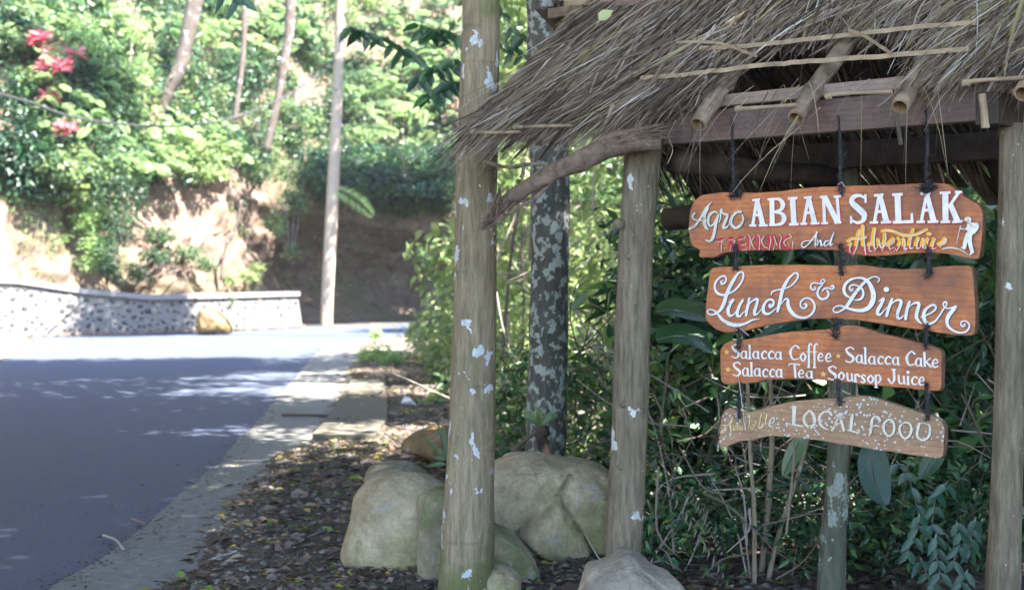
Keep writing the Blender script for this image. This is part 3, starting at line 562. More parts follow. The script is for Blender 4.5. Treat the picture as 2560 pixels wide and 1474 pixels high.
def bamboo(u, c0, c1, r, du=0.0, mat='bamboo', lift=0.0, name='rafter'):
    n = 9; cs = np.linspace(c0, c1, n); pts = [K(u + du * (c - c0), c, roofz(c) + lift + .008 * math.sin(c * 9 + u)) for c in cs]
    q = smoothpath(np.array(pts), 4); rr = r * (1 + .14 * (np.arange(len(q)) % 9 == 4)); V, Fc = tube(q, rr, 14, cap=False); o = mesh(name, V, Fc, M[mat], sh, smooth=True)
    T = norm(q[1] - q[0]); V2, F2 = tube([q[0] - T * .0, q[0] + T * .12], [r * .74, r * .7], 14, cap=False); F2.append(list(range(14, 28)))
    m = mesh('hollow', V2, F2, M['bamboo_in'], o, smooth=True)
    Vr = np.concatenate([V[:14], V2[:14]]); Fr = [[i, (i + 1) % 14, 14 + (i + 1) % 14, 14 + i] for i in range(14)]; mesh('cut_rim', Vr, Fr, M['bamboo'], o); return o
for u, c0, du in ((-4.28, 4.60, .03), (-3.86, 4.57, .0), (-3.46, 4.70, .0), (-3.06, 4.575, -.02), (-2.627, 4.56, .02), (-2.226, 4.57, .0), (-1.80, 4.58, 0), (-1.40, 4.58, 0)):
    bamboo(u, c0, 5.42, .033 if u > -4.2 else .036, du)
for u in (-4.28, -3.86, -3.46, -3.06, -2.63, -2.23, -1.8, -1.4):
    pts = [K(u, c, 5.64 - 0 + 2.85 - 5.64 - .9 * (c - 5.42)) for c in np.linspace(5.42, 6.5, 6)]; V, Fc = tube(pts, .032, 10); mesh('rafter', V, Fc, M['darkwood'], sh, smooth=True)
# the broken barge pole hanging off the left post
q = smoothpath(np.array([(*P(1655, 350, 5.62), .040), (*P(1560, 352, 5.66), .046), (*P(1470, 392, 5.72), .044), (*P(1400, 425, 5.78), .036), (*P(1330, 462, 5.84), .030), (*P(1265, 505, 5.9), .022), (*P(1225, 550, 5.93), .013), (*P(1205, 574, 5.95), .006)]), 5)
V, Fc = tube(q[:, :3], q[:, 3] * 1.05, 12, wob=.35, seed=4); bp = mesh('broken_pole', V, Fc, M['deadpole'], sh, smooth=True)
for k in range(22):
    a = np.array(P(1290 + random.uniform(-50, 40), 488 + random.uniform(-25, 25), 5.86)); b = P(1205 + random.uniform(-15, 60), 572 + random.uniform(-40, 10), 5.93 + random.uniform(-.04, .04))
    V, Fc = tube([a, (a + b) / 2 + [0, 0, random.uniform(-.02, .02)], b], [.005, .004, .001], 4); mesh('splinter', V, Fc, M['deadpole'], bp)
for k in range(12):
    a = np.array(P(1560 + random.uniform(-30, 30), 345 + random.uniform(-12, 12), 5.6)); b = P(1640 + random.uniform(-10, 70), 325 + random.uniform(-30, 25), 5.57)
    V, Fc = tube([a, b], [.007, .001], 4); mesh('splinter', V, Fc, M['deadpole'], bp)
for pts in ([P(1215, 405, 6.0), P(1270, 418, 5.9), P(1325, 410, 5.85), P(1380, 415, 5.8)], [P(1310, 408, 5.85), P(1308, 430, 5.82), P(1302, 445, 5.82)], [P(1380, 455, 5.8), P(1330, 500, 5.85), P(1270, 535, 5.88), P(1215, 572, 5.9)]):
    V, Fc = tube(smoothpath(np.array(pts), 4), .008, 6, wob=.4); mesh('splinter', V, Fc, M['deadpole'], bp)
# split laths and thin rods across the rafters
def lath(pix, c_off, w=.016, mat='lath', name='lath', r=None):
    pts = []
    for px, py in pix:
        rx = (px - 1280) / F; rz = (HY - py) / F; k = 1 / (rx * .66 + .753) * 1.0015; c = (3.523 - c_off) / (.9 - rz * k); p = K(0, 0, 0); d = c * k; pts.append(np.array((rx * d, d, EYE + rz * d)))
    q = smoothpath(np.array(pts), 5)
    if r: V, Fc = tube(q, r, 8, wob=.25)
    else:
        V = []; Fc = []; n = len(q); j = .0012 * rng.normal(size=n)
        for i in range(n): V += [q[i] + EZ * (w * .5 + j[i]), q[i] - EZ * (w * .5 - j[i]), q[i] - EZ * (w * .5 - j[i]) + EC * .008, q[i] + EZ * (w * .5 + j[i]) + EC * .008]
        for i in range(n - 1):
            for a in range(4): Fc.append([i * 4 + a, i * 4 + (a + 1) % 4, (i + 1) * 4 + (a + 1) % 4, (i + 1) * 4 + a])
        Fc += [[0, 1, 2, 3], [(n - 1) * 4 + a for a in (3, 2, 1, 0)]]
    return mesh(name, V, Fc, M[mat], sh)
lath([(1600, 196), (1700, 188), (1800, 176), (1900, 163), (2000, 155), (2100, 147), (2200, 140), (2420, 122)], .10, .017)
lath([(1740, 122), (1850, 116), (1950, 106), (2050, 95), (2150, 84), (2270, 70), (2440, 56)], .10, .017)
lath([(2120, 75), (2165, 92), (2200, 116), (2225, 132)], .13, .014)
lath([(1690, 105), (1800, 108), (1890, 140)], .12, .012)
lath([(1500, 8), (1600, 4), (1700, -2)], .09, .03, 'batten')
lath([(1410, 8), (1520, 5), (1640, 2)], .06, .025, 'lath')
for pix in ([(1840, 272), (1870, 271), (1930, 267), (1990, 262)], [(2065, 241), (2090, 236), (2160, 232), (2230, 229)], [(2408, 207), (2440, 202), (2500, 198), (2570, 192)], [(1285, 318), (1350, 316), (1430, 314)], [(1180, 330), (1240, 332), (1300, 330)]):
    o = lath(pix, .07, name='rod', r=.0065); p = lath([pix[0], (pix[0][0] + 12, pix[0][1] - 1)], .07, name='rod_knob', r=.0105)
# strips on the underside of the rear slope
n = 0; u = -4.6
while u < -.9:
    w = random.uniform(.03, .07); off = random.uniform(-.015, .015); s = random.uniform(.82, 1.0); c1 = 6.49 + random.uniform(-.08, .07); du = (c1 - 5.42) * s * .4
    z0, z1 = 2.85 + off, 2.85 - .9 * (c1 - 5.42) + off
    V = [K(u, 5.42, z0), K(u + w, 5.42, z0), K(u + w + du, c1, z1), K(u + du, c1, z1)]; V += [v + EZ * .008 for v in V]
    mesh('roof_slat', V, [[0, 1, 2, 3], [7, 6, 5, 4], [0, 4, 5, 1], [1, 5, 6, 2], [2, 6, 7, 3], [3, 7, 4, 0]], M['slat'] if random.random() < .75 else M['darkwood'], sh); u += w * .72 + random.choice((-.008, .0, .004, .008))
# straw
def tipmin(u): return np.interp(u, [-4.5, -3.5, -3.3, -3.12, -3.0, -2.45, -2.3, -2.2, -1], [4.45, 4.48, 4.56, 4.62, 4.86, 4.86, 4.72, 4.61, 4.58])
def straw(name, n, u0, u1, cr, lmin, lmax, kmean, ksd, lift, mats='straw', side=1, tmean=.5, wid=.0036, dens=None, parent=sh, sag=.05):
    """strands hang from the line c = cr, down the slope (towards smaller c for side = 1)"""
    R = rng; u = u0 + (u1 - u0) * R.random(n); c = np.asarray(cr) + R.normal(size=n) * .02; k = kmean + ksd * R.normal(size=n); L = lmin + (lmax - lmin) * R.random(n) ** 1.3
    if dens is not None: kp = R.random(n) < dens(u, c); u, c, k, L = u[kp], c[kp] if np.ndim(c) else c, k[kp], L[kp]
    if side == 1: k = k + np.clip((-3.5 - u) / .5, 0, 1) * np.clip(.62 - kmean, 0, 1)
    if side == 1 and sag < .2: L = np.clip(np.minimum(L, (c - tipmin(u - k * .2)) * 1.48 * (.75 + .38 * R.random(len(u)) + .5 * (R.random(len(u)) < .03))), .0, None); ok = L > .07; u, k, L = u[ok], k[ok], L[ok]; c = np.broadcast_to(c, len(ok))[ok]; n = len(u); base = np.outer(u, EU)
    n = len(u); base = np.outer(u, EU) + np.outer(c, EC); ctop = c if side == 1 else 10.84 - c
    base[:, 2] += (roofz(c) if side == 1 else 2.85 - .9 * (c - 5.42)) + lift * R.random(n) + .035
    D = norm(-side * EC[None] * 1.0 - np.outer(k, EU) * side + EZ * (-.9 + .10 * R.normal(size=n))[:, None])
    s = np.linspace(0, 1, 5); bend = R.normal(size=(n, 3)) * .035 + np.array((0, 0, -sag))
    w = wid * (.5 + R.random(n)) ; side_v = norm(np.cross(D, norm(np.array((0, -1, .6))[None] + .7 * R.normal(size=(n, 3)))))
    pts = base[:, None] + D[:, None] * (s[None, :, None] * L[:, None, None]) + bend[:, None] * (s ** 2)[None, :, None] * (L / .4)[:, None, None]
    ws = (w[:, None] * np.array((1, 1, .9, .7, .2))[None])[..., None]
    V = np.concatenate([pts - side_v[:, None] * ws * .5, pts + side_v[:, None] * ws * .5], 1)      # n, 10, 3
    f = np.array([[i, i + 1, i + 6, i + 5] for i in range(4)]); Fc = (f[None] + (np.arange(n) * 10)[:, None, None]).reshape(-1, 4)
    t = np.clip(tmean + .27 * R.normal(size=n) + .2 * vnoise(np.stack([u * 6, c * 6, u * 0], -1), 3), 0, 1)
    return V.reshape(-1, 3), Fc, np.repeat(t, 10)
class Quads(Leaf): pass
th = Quads()
def hole(u, c):                                            # worn band between the bamboo ends
    mid = (u > -3.1) & (u < -2.2) & (c < 5.03); f = vnoise(np.stack([u * 5, c * 6, u * 0], -1), 32); return np.where(mid, .12, np.clip(.8 + 1.6 * f, .12, 1))
def hole2(u, c):
    f = vnoise(np.stack([u * 4.2, c * 5, u * 0], -1), 31); g = np.clip(.38 + 2.2 * f, .05, 1)
    ru = np.min(np.abs(u[:, None] - np.array([-3.02, -2.58, -2.18, -1.76, -3.44])), axis=1); return g * np.where((u > -3.15) & (u < -2.1) & (c < 5.32), .4, 1) * np.where(ru < .055, .35, 1) * np.where((u < -3.4) & (c > 4.95), np.clip((u + 4.08) / .08, 0, 1), 1)
for cr, n, l0, l1 in ((4.70, 1500, .12, .30), (4.78, 2600, .2, .42), (4.90, 3000, .22, .5), (5.02, 2700, .22, .5), (5.14, 2700, .22, .5), (5.28, 2900, .25, .55), (5.42, 3000, .25, .6)):
    th.add(straw('s', int(n * .85), -4.24 + (.0 if cr < 4.9 else .1), -1.15, cr, l0, l1, float(np.interp(cr, [4.75, 5.0, 5.42], [.8, .5, .12])), .36, .06, dens=hole if cr < 5.0 else hole2, wid=.0045))
for cr, n in ((5.2, 700), (5.35, 1000)): th.add(straw('s', n, -3.2, -1.15, cr, .2, .5, .35, .35, .09, tmean=.65, dens=hole2))
th.add(straw('s', 700, -4.15, -1.2, 4.95, .25, .6, .5, .9, .09, tmean=.75, wid=.003))
th.add(straw('s', 900, -4.22, -3.3, 4.78, .28, .5, .55, .18, .04, tmean=.55))
th.add(straw('s', 170, -4.1, -1.2, 4.95, .2, .5, .4, .6, .09, tmean=.6, wid=.011)); th.add(straw('s', 120, -3.9, -1.2, 5.3, .2, .5, .2, .5, .09, tmean=.6, wid=.011))
th.add(straw('s', 60, -3.2, -1.6, 4.66, .1, .35, .1, .9, .03, tmean=.7, wid=.0025, sag=.25))
tag(th.build('thatch', M['straw'], sh), kind='stuff')
# matted layers under the loose straw, torn at the worn band
mt = Quads()
for cr, n in ((4.7, 160), (4.9, 220), (5.1, 240), (5.3, 260)): mt.add(straw('m', n, -4.2 + (.15 if cr > 4.95 else 0), -1.15, cr, .16, .30, .5, .2, .01, tmean=.38, wid=.02, dens=hole if cr < 5.0 else (lambda u, c: hole2(u, c) * .75)))
tag(mt.build('thatch_mat', M['straw'], sh), kind='stuff')
rs = Quads(); 
for cr in (5.5, 5.7, 5.9, 6.1): rs.add(straw('r', 1500, -4.6, -1.1, cr, .25, .5, .2, .2, .05, side=-1, tmean=.35, wid=.012))
tag(rs.build('rear_thatch', M['straw'], sh), kind='stuff')
# odd hanging bits: pale splinters under the eave
for pts, r, m in (([(2455, 235), (2462, 285), (2464, 320)], .012, 'lath'), ([(2240, 290), (2247, 325), (2252, 362)], .007, 'slat'), ([(2052, 268), (1990, 325), (1930, 375), (1905, 400)], .0018, 'lath'), ([(1690, 300), (1672, 340), (1682, 375), (1668, 410)], .0022, 'lath'), ([(1532, 262), (1510, 320), (1478, 386)], .008, 'lath'), ([(1905, 398), (1860, 445), (1832, 480)], .0012, 'lath')):
    V, Fc = tube(smoothpath(np.array([on_c(x, y, 4.62) if x > 1600 else P(x, y, 5.75) for x, y in pts]), 4), r, 6, wob=.5); mesh('loose_splinter', V, Fc, M[m], sh)
lf = leaves(np.array([P(1497, 52, 5.9)]), np.array([[.9, 0, .8]]), np.array([[-.3, -1, .5]]), .075, .062, np.array([.5]), False)
tag(mesh('stuck_leaf', lf[0], lf[1], leaf_mat('leaf_pale', [(0, (.4, .42, .2)), (1, (.5, .5, .26))], .2), tint=lf[2], loc=P(1505, 50, 5.9)), 'pale yellow green leaf stuck on top of the thatch near its left end', 'leaf')

# ================================================================== HANGING BOARDS
CS = 4.745
TILE = {'Z7': (1680, 430, 3.084), 'Z8': (1680, 780, 3.084), 'A': (1710, 460, 6.3225), 'B': (2080, 540, 6.3225), 'S': (2080, 440, 6.0214), 'C': (1750, 650, 7.025), 'D': (2070, 650, 6.835), 'E': (1790, 810, 8.158), 'F': (2060, 830, 7.664), 'G': (1790, 980, 7.438), 'H': (2070, 980, 7.903), 'P': (0, 0, 1.0)}
def tp(tile, x, y): a, b, s = TILE[tile]; return a + x / s, b + y / s
def board(label, outl, mat, group, tilt=0.0, jag=.0012):
    pix = []
    for t, pts in outl: pix += [tp(t, x, y) for x, y in pts]
    w = np.array([on_c(x, y, CS) for x, y in pix]); base = w.mean(0); e = empty('hanging_sign', base, label, 'sign', group)
    out = []
    for i in range(len(w)):
        a, b = w[i], w[(i + 1) % len(w)]; k = max(1, int(np.linalg.norm(b - a) / .012))
        for j in range(k): out.append(a + (b - a) * j / k + EZ * rng.normal() * jag)
    out = np.array(out); n = len(out)
    for _ in range(2): out = out * .5 + .25 * (np.roll(out, 1, 0) + np.roll(out, -1, 0))
    V = np.concatenate([out, out + EC * .034]); Fc = [list(range(n))[::-1], [n + i for i in range(n)]] + [[i, (i + 1) % n, n + (i + 1) % n, n + i] for i in range(n)]
    o = mesh('board', V, Fc, None, e, mats=[mat, M['endgrain']], midx=[0, 0] + [1 if abs((out[(i + 1) % n] - out[i]) @ EU) < abs((out[(i + 1) % n] - out[i])[2]) * .8 else 0 for i in range(n)])
    b = o.modifiers.new('bevel', 'BEVEL'); b.width = .003; b.segments = 2; b.limit_method = 'ANGLE'; b.angle_limit = 1.0; return e
class Paint:
    """brush strokes laid on a board: ribbons a hair proud of the wood"""
    def __init__(s, parent): s.p = parent; s.k = 0; s.base = .0011
    def strokes(s, name, tile, items, mat, dx=0, dy=0, grow=0, lift=0.0, label=None, mult=1.0, split=None):
        V = []; Fc = []; mi = []; n0 = 0; sc = TILE[tile][2]
        for it in items:
            lin = it[0] == 'l'; pts = np.array(it[1:] if isinstance(it[0], str) else it, float)
            q = pts if lin else smoothpath(pts, 7)
            if lin and len(q) == 2: q = np.array([q[0] + (q[1] - q[0]) * t for t in np.linspace(0, 1, 8)])
            q = q.copy(); wd = np.maximum(q[:, 2], 3) * mult + grow; xy = q[:, :2] + [dx, dy]
            T = norm(np.gradient(xy, axis=0)); Nn = np.stack([-T[:, 1], T[:, 0]], 1); n = len(xy)
            s.k += 1; off = s.base + lift + s.k * .000012; capn = 0
            L_ = xy + Nn * wd[:, None] / 2; R_ = xy - Nn * wd[:, None] / 2; rows = [(L_[i], R_[i]) for i in range(n)]
            if not lin:
                for sgn, e in ((-1, 0), (1, n - 1)):
                    arc_ = []
                    for a in (math.pi / 6, math.pi / 3, math.pi / 2.2):
                        c_ = xy[e] + T[e] * sgn * math.sin(a) * wd[e] / 2; h = Nn[e] * math.cos(a) * wd[e] / 2; arc_.append((c_ + h, c_ - h))
                    rows = arc_[::-1] + rows if e == 0 else rows + arc_
            m = len(rows)
            for i, (a, b) in enumerate(rows):
                o_ = off + .0006 * i / m
                for pt in (a, b): x, y = tp(tile, *pt); V.append(on_c(x, y, CS - o_))
            for i in range(m - 1):
                Fc.append([n0 + 2 * i, n0 + 2 * i + 1, n0 + 2 * i + 3, n0 + 2 * i + 2])
                mi.append(1 if split is not None and (rows[i][0][1] + rows[i][1][1]) / 2 > split else 0)
            n0 += 2 * m
        if isinstance(mat, list): o = mesh(name, V, Fc, None, s.p, mats=mat, midx=mi)
        else: o = mesh(name, V, Fc, mat, s.p)
        if label: o['label'] = label
        s.k += 4; return o
    def both(s, tile, items, top, under, off, grow, label=None, mult=1.0):
        s.strokes('lettering_shadow', tile, items, under, off[0], off[1], grow, mult=mult)
        s.base += .0007; s.strokes('lettering', tile, items, top, mult=mult, label=label); s.base += .0005
GR = 'four boards hung one below another under the thatched shelter'
b1 = board('top board painted Agro ABIAN SALAK, TREKKING And Adventure, white hiker at right', [('Z7', [(140, 280), (170, 220), (215, 180), (340, 160), (500, 155), (650, 158), (850, 145), (1050, 122), (1250, 110), (1600, 100), (1800, 92), (2000, 85), (2110, 88), (2160, 110), (2200, 150), (2260, 195), (2330, 230), (2378, 262), (2396, 300), (2392, 480), (2368, 680), (2250, 655), (2150, 635), (2000, 620), (1830, 625), (1700, 640), (1550, 650), (1430, 640), (1330, 612), (1200, 600), (1000, 598), (800, 600), (620, 605), (500, 612), (385, 625), (345, 655), (200, 658), (200, 640), (225, 600), (160, 580), (140, 540), (125, 440)])], M['board'], GR)
b2 = board('second board from the top, painted Lunch & Dinner in flowing white script', [('Z7', [(295, 735), (500, 725), (700, 718), (900, 713), (1100, 715), (1300, 722), (1450, 716), (1600, 733), (1750, 746), (1950, 745), (2050, 725), (2200, 718), (2312, 718), (2328, 900), (2340, 1080), (2335, 1262), (2200, 1258), (2000, 1228), (1700, 1182), (1500, 1150), (1300, 1130), (1100, 1130), (900, 1150), (700, 1185), (560, 1225), (400, 1238), (330, 1210), (290, 1170), (255, 1140), (255, 1080), (262, 1000), (280, 850)])], M['board'], GR)
b3 = board('third board, listing salacca coffee, cake, tea and soursop juice beside yellow stars', [('Z8', [(370, 280), (400, 240), (450, 222), (600, 205), (700, 185), (850, 155), (1000, 142), (1200, 132), (1270, 110), (1370, 97), (1450, 110), (1600, 160), (1800, 210), (1950, 245), (2078, 290), (2074, 610), (1950, 600), (1700, 575), (1500, 560), (1300, 535), (1100, 520), (900, 515), (720, 518), (650, 540), (580, 550), (400, 558), (375, 545)])], M['board'], GR)
b4 = board('lowest board, weathered and spotted with lichen, painted Available LOCAL FOOD', [('Z8', [(375, 820), (395, 780), (410, 745), (440, 725), (480, 740), (510, 770), (600, 768), (700, 745), (800, 715), (900, 690), (1100, 670), (1280, 660), (1400, 645), (1465, 640), (1550, 660), (1700, 705), (1850, 755), (2000, 800), (2080, 835), (2105, 880), (2098, 960), (2088, 1130), (1900, 1110), (1700, 1080), (1500, 1050), (1300, 1015), (1100, 985), (900, 962), (750, 955), (680, 965), (620, 990), (520, 995), (440, 1025), (400, 1045), (360, 1040)])], M['board4'], GR)
p = Paint(b1)
p.both('A', [[(90, 705, 40), (150, 675, 40), (200, 630, 32), (265, 530, 30), (340, 400, 40), (430, 290, 14)], [(375, 380, 40), (325, 480, 50), (320, 600, 50), (345, 680, 44), (385, 722, 15)], [(170, 462, 22), (138, 495, 26), (150, 550, 22), (220, 575, 20), (350, 575, 18)],
            [(530, 455, 22), (470, 440, 30), (400, 500, 42), (380, 600, 42), (410, 660, 26), (460, 640, 25), (525, 530, 30)], [(545, 480, 25), (505, 620, 46), (480, 760, 46), (450, 860, 46), (405, 903, 30), (345, 885, 20)],
            [(553, 605, 12), (575, 540, 22), (580, 430, 28), (592, 412, 48)], [(590, 440, 24), (640, 475, 34), (688, 495, 36), (645, 610, 46), (622, 690, 44), (675, 680, 28), (712, 640, 10)],
            [(720, 600, 18), (745, 540, 30), (830, 445, 44), (905, 440, 34)], [(760, 520, 40), (740, 620, 46), (810, 692, 42), (890, 650, 42), (935, 560, 34), (922, 490, 24)]], M['cream'], M['navy'], (14, 8), 8, 'cream script word Agro')
p.both('A', [('l', (1150, 250, 48), (1085, 655, 48)), ('l', (1155, 240, 60), (1245, 650, 84)), ('l', (1110, 490, 44), (1200, 490, 44)), ('l', (1078, 258, 36), (1200, 242, 36)), ('l', (1030, 655, 36), (1145, 655, 36)), ('l', (1180, 655, 36), (1322, 652, 36)),
            ('l', (1388, 235, 76), (1395, 645, 76)), ('l', (1320, 245, 36), (1470, 235, 36)), ('l', (1343, 645, 36), (1470, 645, 36)), [(1420, 236, 28), (1510, 245, 50), (1562, 320, 74), (1530, 405, 50), (1430, 440, 30)], [(1430, 445, 30), (1540, 465, 50), (1582, 540, 78), (1545, 620, 52), (1440, 648, 32)],
            ('l', (1715, 230, 86), (1738, 635, 86)), ('l', (1640, 228, 40), (1795, 222, 40)), ('l', (1660, 640, 40), (1815, 632, 40)),
            ('l', (1965, 215, 48), (1890, 625, 48)), ('l', (1970, 210, 64), (2065, 620, 84)), ('l', (1925, 455, 44), (2025, 452, 44)), ('l', (1895, 218, 36), (2020, 206, 36)), ('l', (1835, 630, 36), (1948, 626, 36)), ('l', (2002, 624, 36), (2142, 618, 36)),
            ('l', (2205, 205, 50), (2222, 620, 50)), ('l', (2148, 208, 36), (2262, 198, 36)), ('l', (2168, 622, 36), (2278, 616, 36)), ('l', (2222, 200, 84), (2432, 615, 84)), ('l', (2420, 200, 48), (2450, 610, 48)), ('l', (2365, 202, 36), (2480, 190, 36)), ('l', (2375, 612, 38), (2487, 604, 38))], M['white'], M['red'], (12, 12), 6, 'white slab serif word ABIAN edged in red')
p.both('S', [('l', (502, 275, 34), (507, 402, 34)), [(490, 330, 30), (420, 292, 44), (325, 315, 66), (300, 395, 80), (395, 490, 92), (482, 580, 90), (465, 670, 58), (385, 702, 42), (310, 672, 34), (285, 640, 26)], ('l', (285, 600, 34), (287, 716, 34)),
            ('l', (710, 290, 48), (640, 690, 48)), ('l', (720, 280, 66), (820, 690, 90)), ('l', (680, 535, 44), (780, 530, 44)), ('l', (633, 293, 38), (775, 278, 38)), ('l', (570, 700, 38), (697, 695, 38)), ('l', (735, 698, 38), (892, 690, 38)),
            ('l', (985, 275, 90), (1000, 690, 90)), ('l', (905, 282, 40), (1065, 274, 40)), ('l', (915, 697, 42), (1225, 684, 46)), ('l', (1200, 560, 34), (1208, 700, 44)),
            ('l', (1425, 262, 48), (1342, 688, 48)), ('l', (1425, 258, 66), (1530, 680, 90)), ('l', (1385, 515, 44), (1485, 510, 44)), ('l', (1333, 268, 38), (1482, 256, 38)), ('l', (1270, 692, 38), (1397, 686, 38)), ('l', (1440, 690, 38), (1602, 682, 38)),
            ('l', (1705, 250, 90), (1710, 685, 90)), ('l', (1620, 256, 38), (1785, 247, 38)), ('l', (1635, 690, 38), (1782, 685, 38)), ('l', (1755, 470, 44), (1912, 240, 44)), ('l', (1850, 240, 36), (1957, 240, 36)), ('l', (1780, 420, 80), (1890, 680, 90)), ('l', (1808, 692, 38), (1965, 680, 38))], M['white'], M['red'], (12, 14), 6, 'white slab serif word SALAK edged in red')
p.strokes('lettering', 'A', [[(508, 880, 40), (580, 868, 46), (655, 855, 30)], [(585, 865, 50), (575, 1030, 50)], [(725, 840, 46), (722, 1030, 42)], [(725, 850, 40), (795, 862, 40), (785, 925, 36), (745, 945, 30), (790, 1000, 40), (805, 1030, 36)], [(880, 830, 50), (875, 1015, 44)], [(880, 840, 34), (955, 828, 26)], [(880, 925, 30), (950, 918, 26)], [(880, 1015, 36), (985, 1008, 26)], [(1015, 812, 40), (1030, 1025, 44)], [(1120, 820, 26), (1055, 905, 36), (1130, 1020, 40)], [(1160, 805, 38), (1175, 1030, 44)], [(1260, 820, 26), (1200, 910, 36), (1285, 1022, 40)], [(1335, 812, 44), (1330, 1030, 36)], [(1400, 812, 38), (1395, 1030, 32)], [(1410, 812, 34), (1480, 985, 40)], [(1515, 812, 30), (1505, 1025, 36)], [(1690, 805, 28), (1610, 835, 44), (1572, 920, 50), (1585, 1000, 46), (1640, 1030, 28), (1690, 1000, 26), (1692, 940, 24)]], M['red'], label='red word TREKKING')
p.base += .0008
p.strokes('lettering_highlight', 'A', mult=.72, mat=M['cream'], items=[[(505, 908, 14), (585, 905, 14), (670, 855, 8)], [(600, 895, 18), (592, 980, 18), (585, 1085, 10)], [(700, 885, 12), (770, 880, 12), (812, 850, 8)], [(770, 900, 12), (812, 900, 14), (775, 950, 12)], [(745, 960, 14), (725, 1060, 10)], [(870, 885, 14), (960, 858, 12), (955, 822, 8)], [(895, 968, 12), (968, 950, 12), (975, 920, 6)], [(920, 1035, 10), (985, 1030, 12), (998, 995, 8)], [(1010, 800, 12), (1045, 850, 16), (1040, 1040, 12)], [(1120, 825, 14), (1068, 900, 18), (1085, 980, 16), (1130, 1035, 8)], [(1160, 795, 12), (1198, 860, 16), (1188, 1040, 12)], [(1268, 820, 16), (1228, 900, 18), (1270, 990, 16), (1325, 1010, 10)], [(1362, 820, 14), (1370, 900, 20), (1345, 1045, 10)], [(1418, 820, 12), (1440, 890, 16), (1470, 965, 16)], [(1512, 800, 12), (1540, 850, 14), (1515, 940, 16), (1522, 1035, 12)], [(1440, 930, 12), (1410, 1045, 10)], [(1665, 795, 18), (1700, 835, 16), (1620, 870, 16), (1580, 925, 20), (1610, 980, 16)], [(1722, 905, 16), (1715, 960, 18), (1708, 1035, 12)]])
p.both('A', [[(2105, 760, 14), (2030, 865, 22), (1960, 955, 16), (1890, 1002, 20), (1858, 960, 20), (1890, 910, 16), (1980, 892, 12), (2080, 885, 8)], [(2100, 762, 26), (2078, 880, 28), (2072, 1000, 12)], [(2112, 872, 20), (2105, 965, 22)], [(2110, 945, 10), (2160, 888, 20), (2168, 965, 26), (2200, 960, 10)], [(2290, 902, 14), (2240, 902, 22), (2215, 950, 22), (2240, 978, 16), (2300, 930, 12)], [(2372, 765, 16), (2325, 880, 26), (2312, 965, 24), (2360, 942, 8)]], M['white'], M['navy'], (7, 6), 4, 'white script word And')
adv = [[(450, 232, 18), (425, 310, 20), (392, 480, 22), (342, 600, 12)], [(508, 162, 22), (502, 300, 22), (515, 480, 26), (535, 610, 14)], [(275, 400, 16), (340, 360, 18), (440, 365, 16), (500, 352, 14), (555, 335, 12)], [(320, 430, 12), (285, 490, 20), (280, 550, 18), (300, 580, 8)],
       [(612, 430, 14), (585, 500, 20), (605, 560, 14), (640, 540, 8)], [(692, 205, 20), (665, 330, 24), (665, 450, 26), (678, 520, 20), (722, 488, 8)], [(745, 372, 16), (762, 470, 22), (790, 500, 16), (848, 380, 18), (850, 280, 20)], [(850, 430, 16), (790, 550, 12)],
       [(905, 430, 12), (960, 385, 16), (990, 352, 16), (975, 425, 14), (905, 465, 18), (918, 525, 18), (982, 490, 10)], [(1065, 350, 16), (1085, 385, 12)], [(1092, 420, 14), (1020, 555, 12)], [(1150, 370, 20), (1155, 450, 24), (1142, 520, 26), (1185, 505, 8)],
       [(1300, 210, 16), (1280, 270, 14)], [(1260, 320, 22), (1240, 420, 22), (1235, 510, 24), (1292, 498, 10)], [(815, 240, 12), (900, 230, 22), (1000, 250, 20), (1120, 300, 20), (1200, 310, 22), (1330, 300, 20), (1450, 250, 20), (1522, 215, 10)],
       [(1380, 350, 18), (1345, 440, 22), (1345, 515, 24), (1402, 488, 10)], [(1460, 370, 16), (1440, 440, 20), (1440, 505, 20), (1480, 495, 8)], [(1530, 360, 14), (1480, 520, 14)], [(1545, 285, 30), (1562, 285, 30)], [(1630, 362, 18), (1600, 450, 20), (1590, 520, 22), (1652, 500, 8)],
       [(1700, 440, 14), (1770, 400, 14), (1802, 352, 18), (1800, 420, 18), (1740, 455, 14), (1700, 480, 14), (1722, 498, 10)]]
p.strokes('lettering', 'B', adv, [M['yellow'], M['red']], dx=-26, dy=-4, grow=34, split=472, label='yellow word Adventure, red along its foot')
p.base += .0008
p.strokes('lettering_highlight', 'B', adv + [[(1740, 520, 14), (1850, 500, 26), (1960, 510, 24), (2060, 550, 18), (2170, 620, 6)]] + [[(x, 480 + 30, 10), (x - 40, 565, 8)] for x in (700, 1010, 1190)], M['cream'])
p.both('B', [[(2140, 52, 84), (2160, 58, 84)], [(2088, 68, 14), (2125, 52, 26)], [(2168, 100, 60), (2188, 170, 116), (2188, 250, 96), (2168, 300, 90)], [(2230, 128, 50), (2288, 150, 72), (2272, 212, 54), (2246, 268, 26)], [(2150, 200, 46), (2085, 206, 28), (2030, 195, 20)], [(2032, 158, 14), (2018, 210, 12), (1970, 440, 7)], [(2150, 300, 86), (2112, 395, 66), (2090, 495, 60)], [(2095, 512, 28), (2045, 496, 20)], [(2180, 300, 60), (2180, 420, 66), (2215, 560, 54)], [(2225, 560, 44), (2185, 605, 26)]], M['white'], M['navy'], (6, 4), 3, 'white silhouette of a hiker with backpack and stick')
p = Paint(b2)
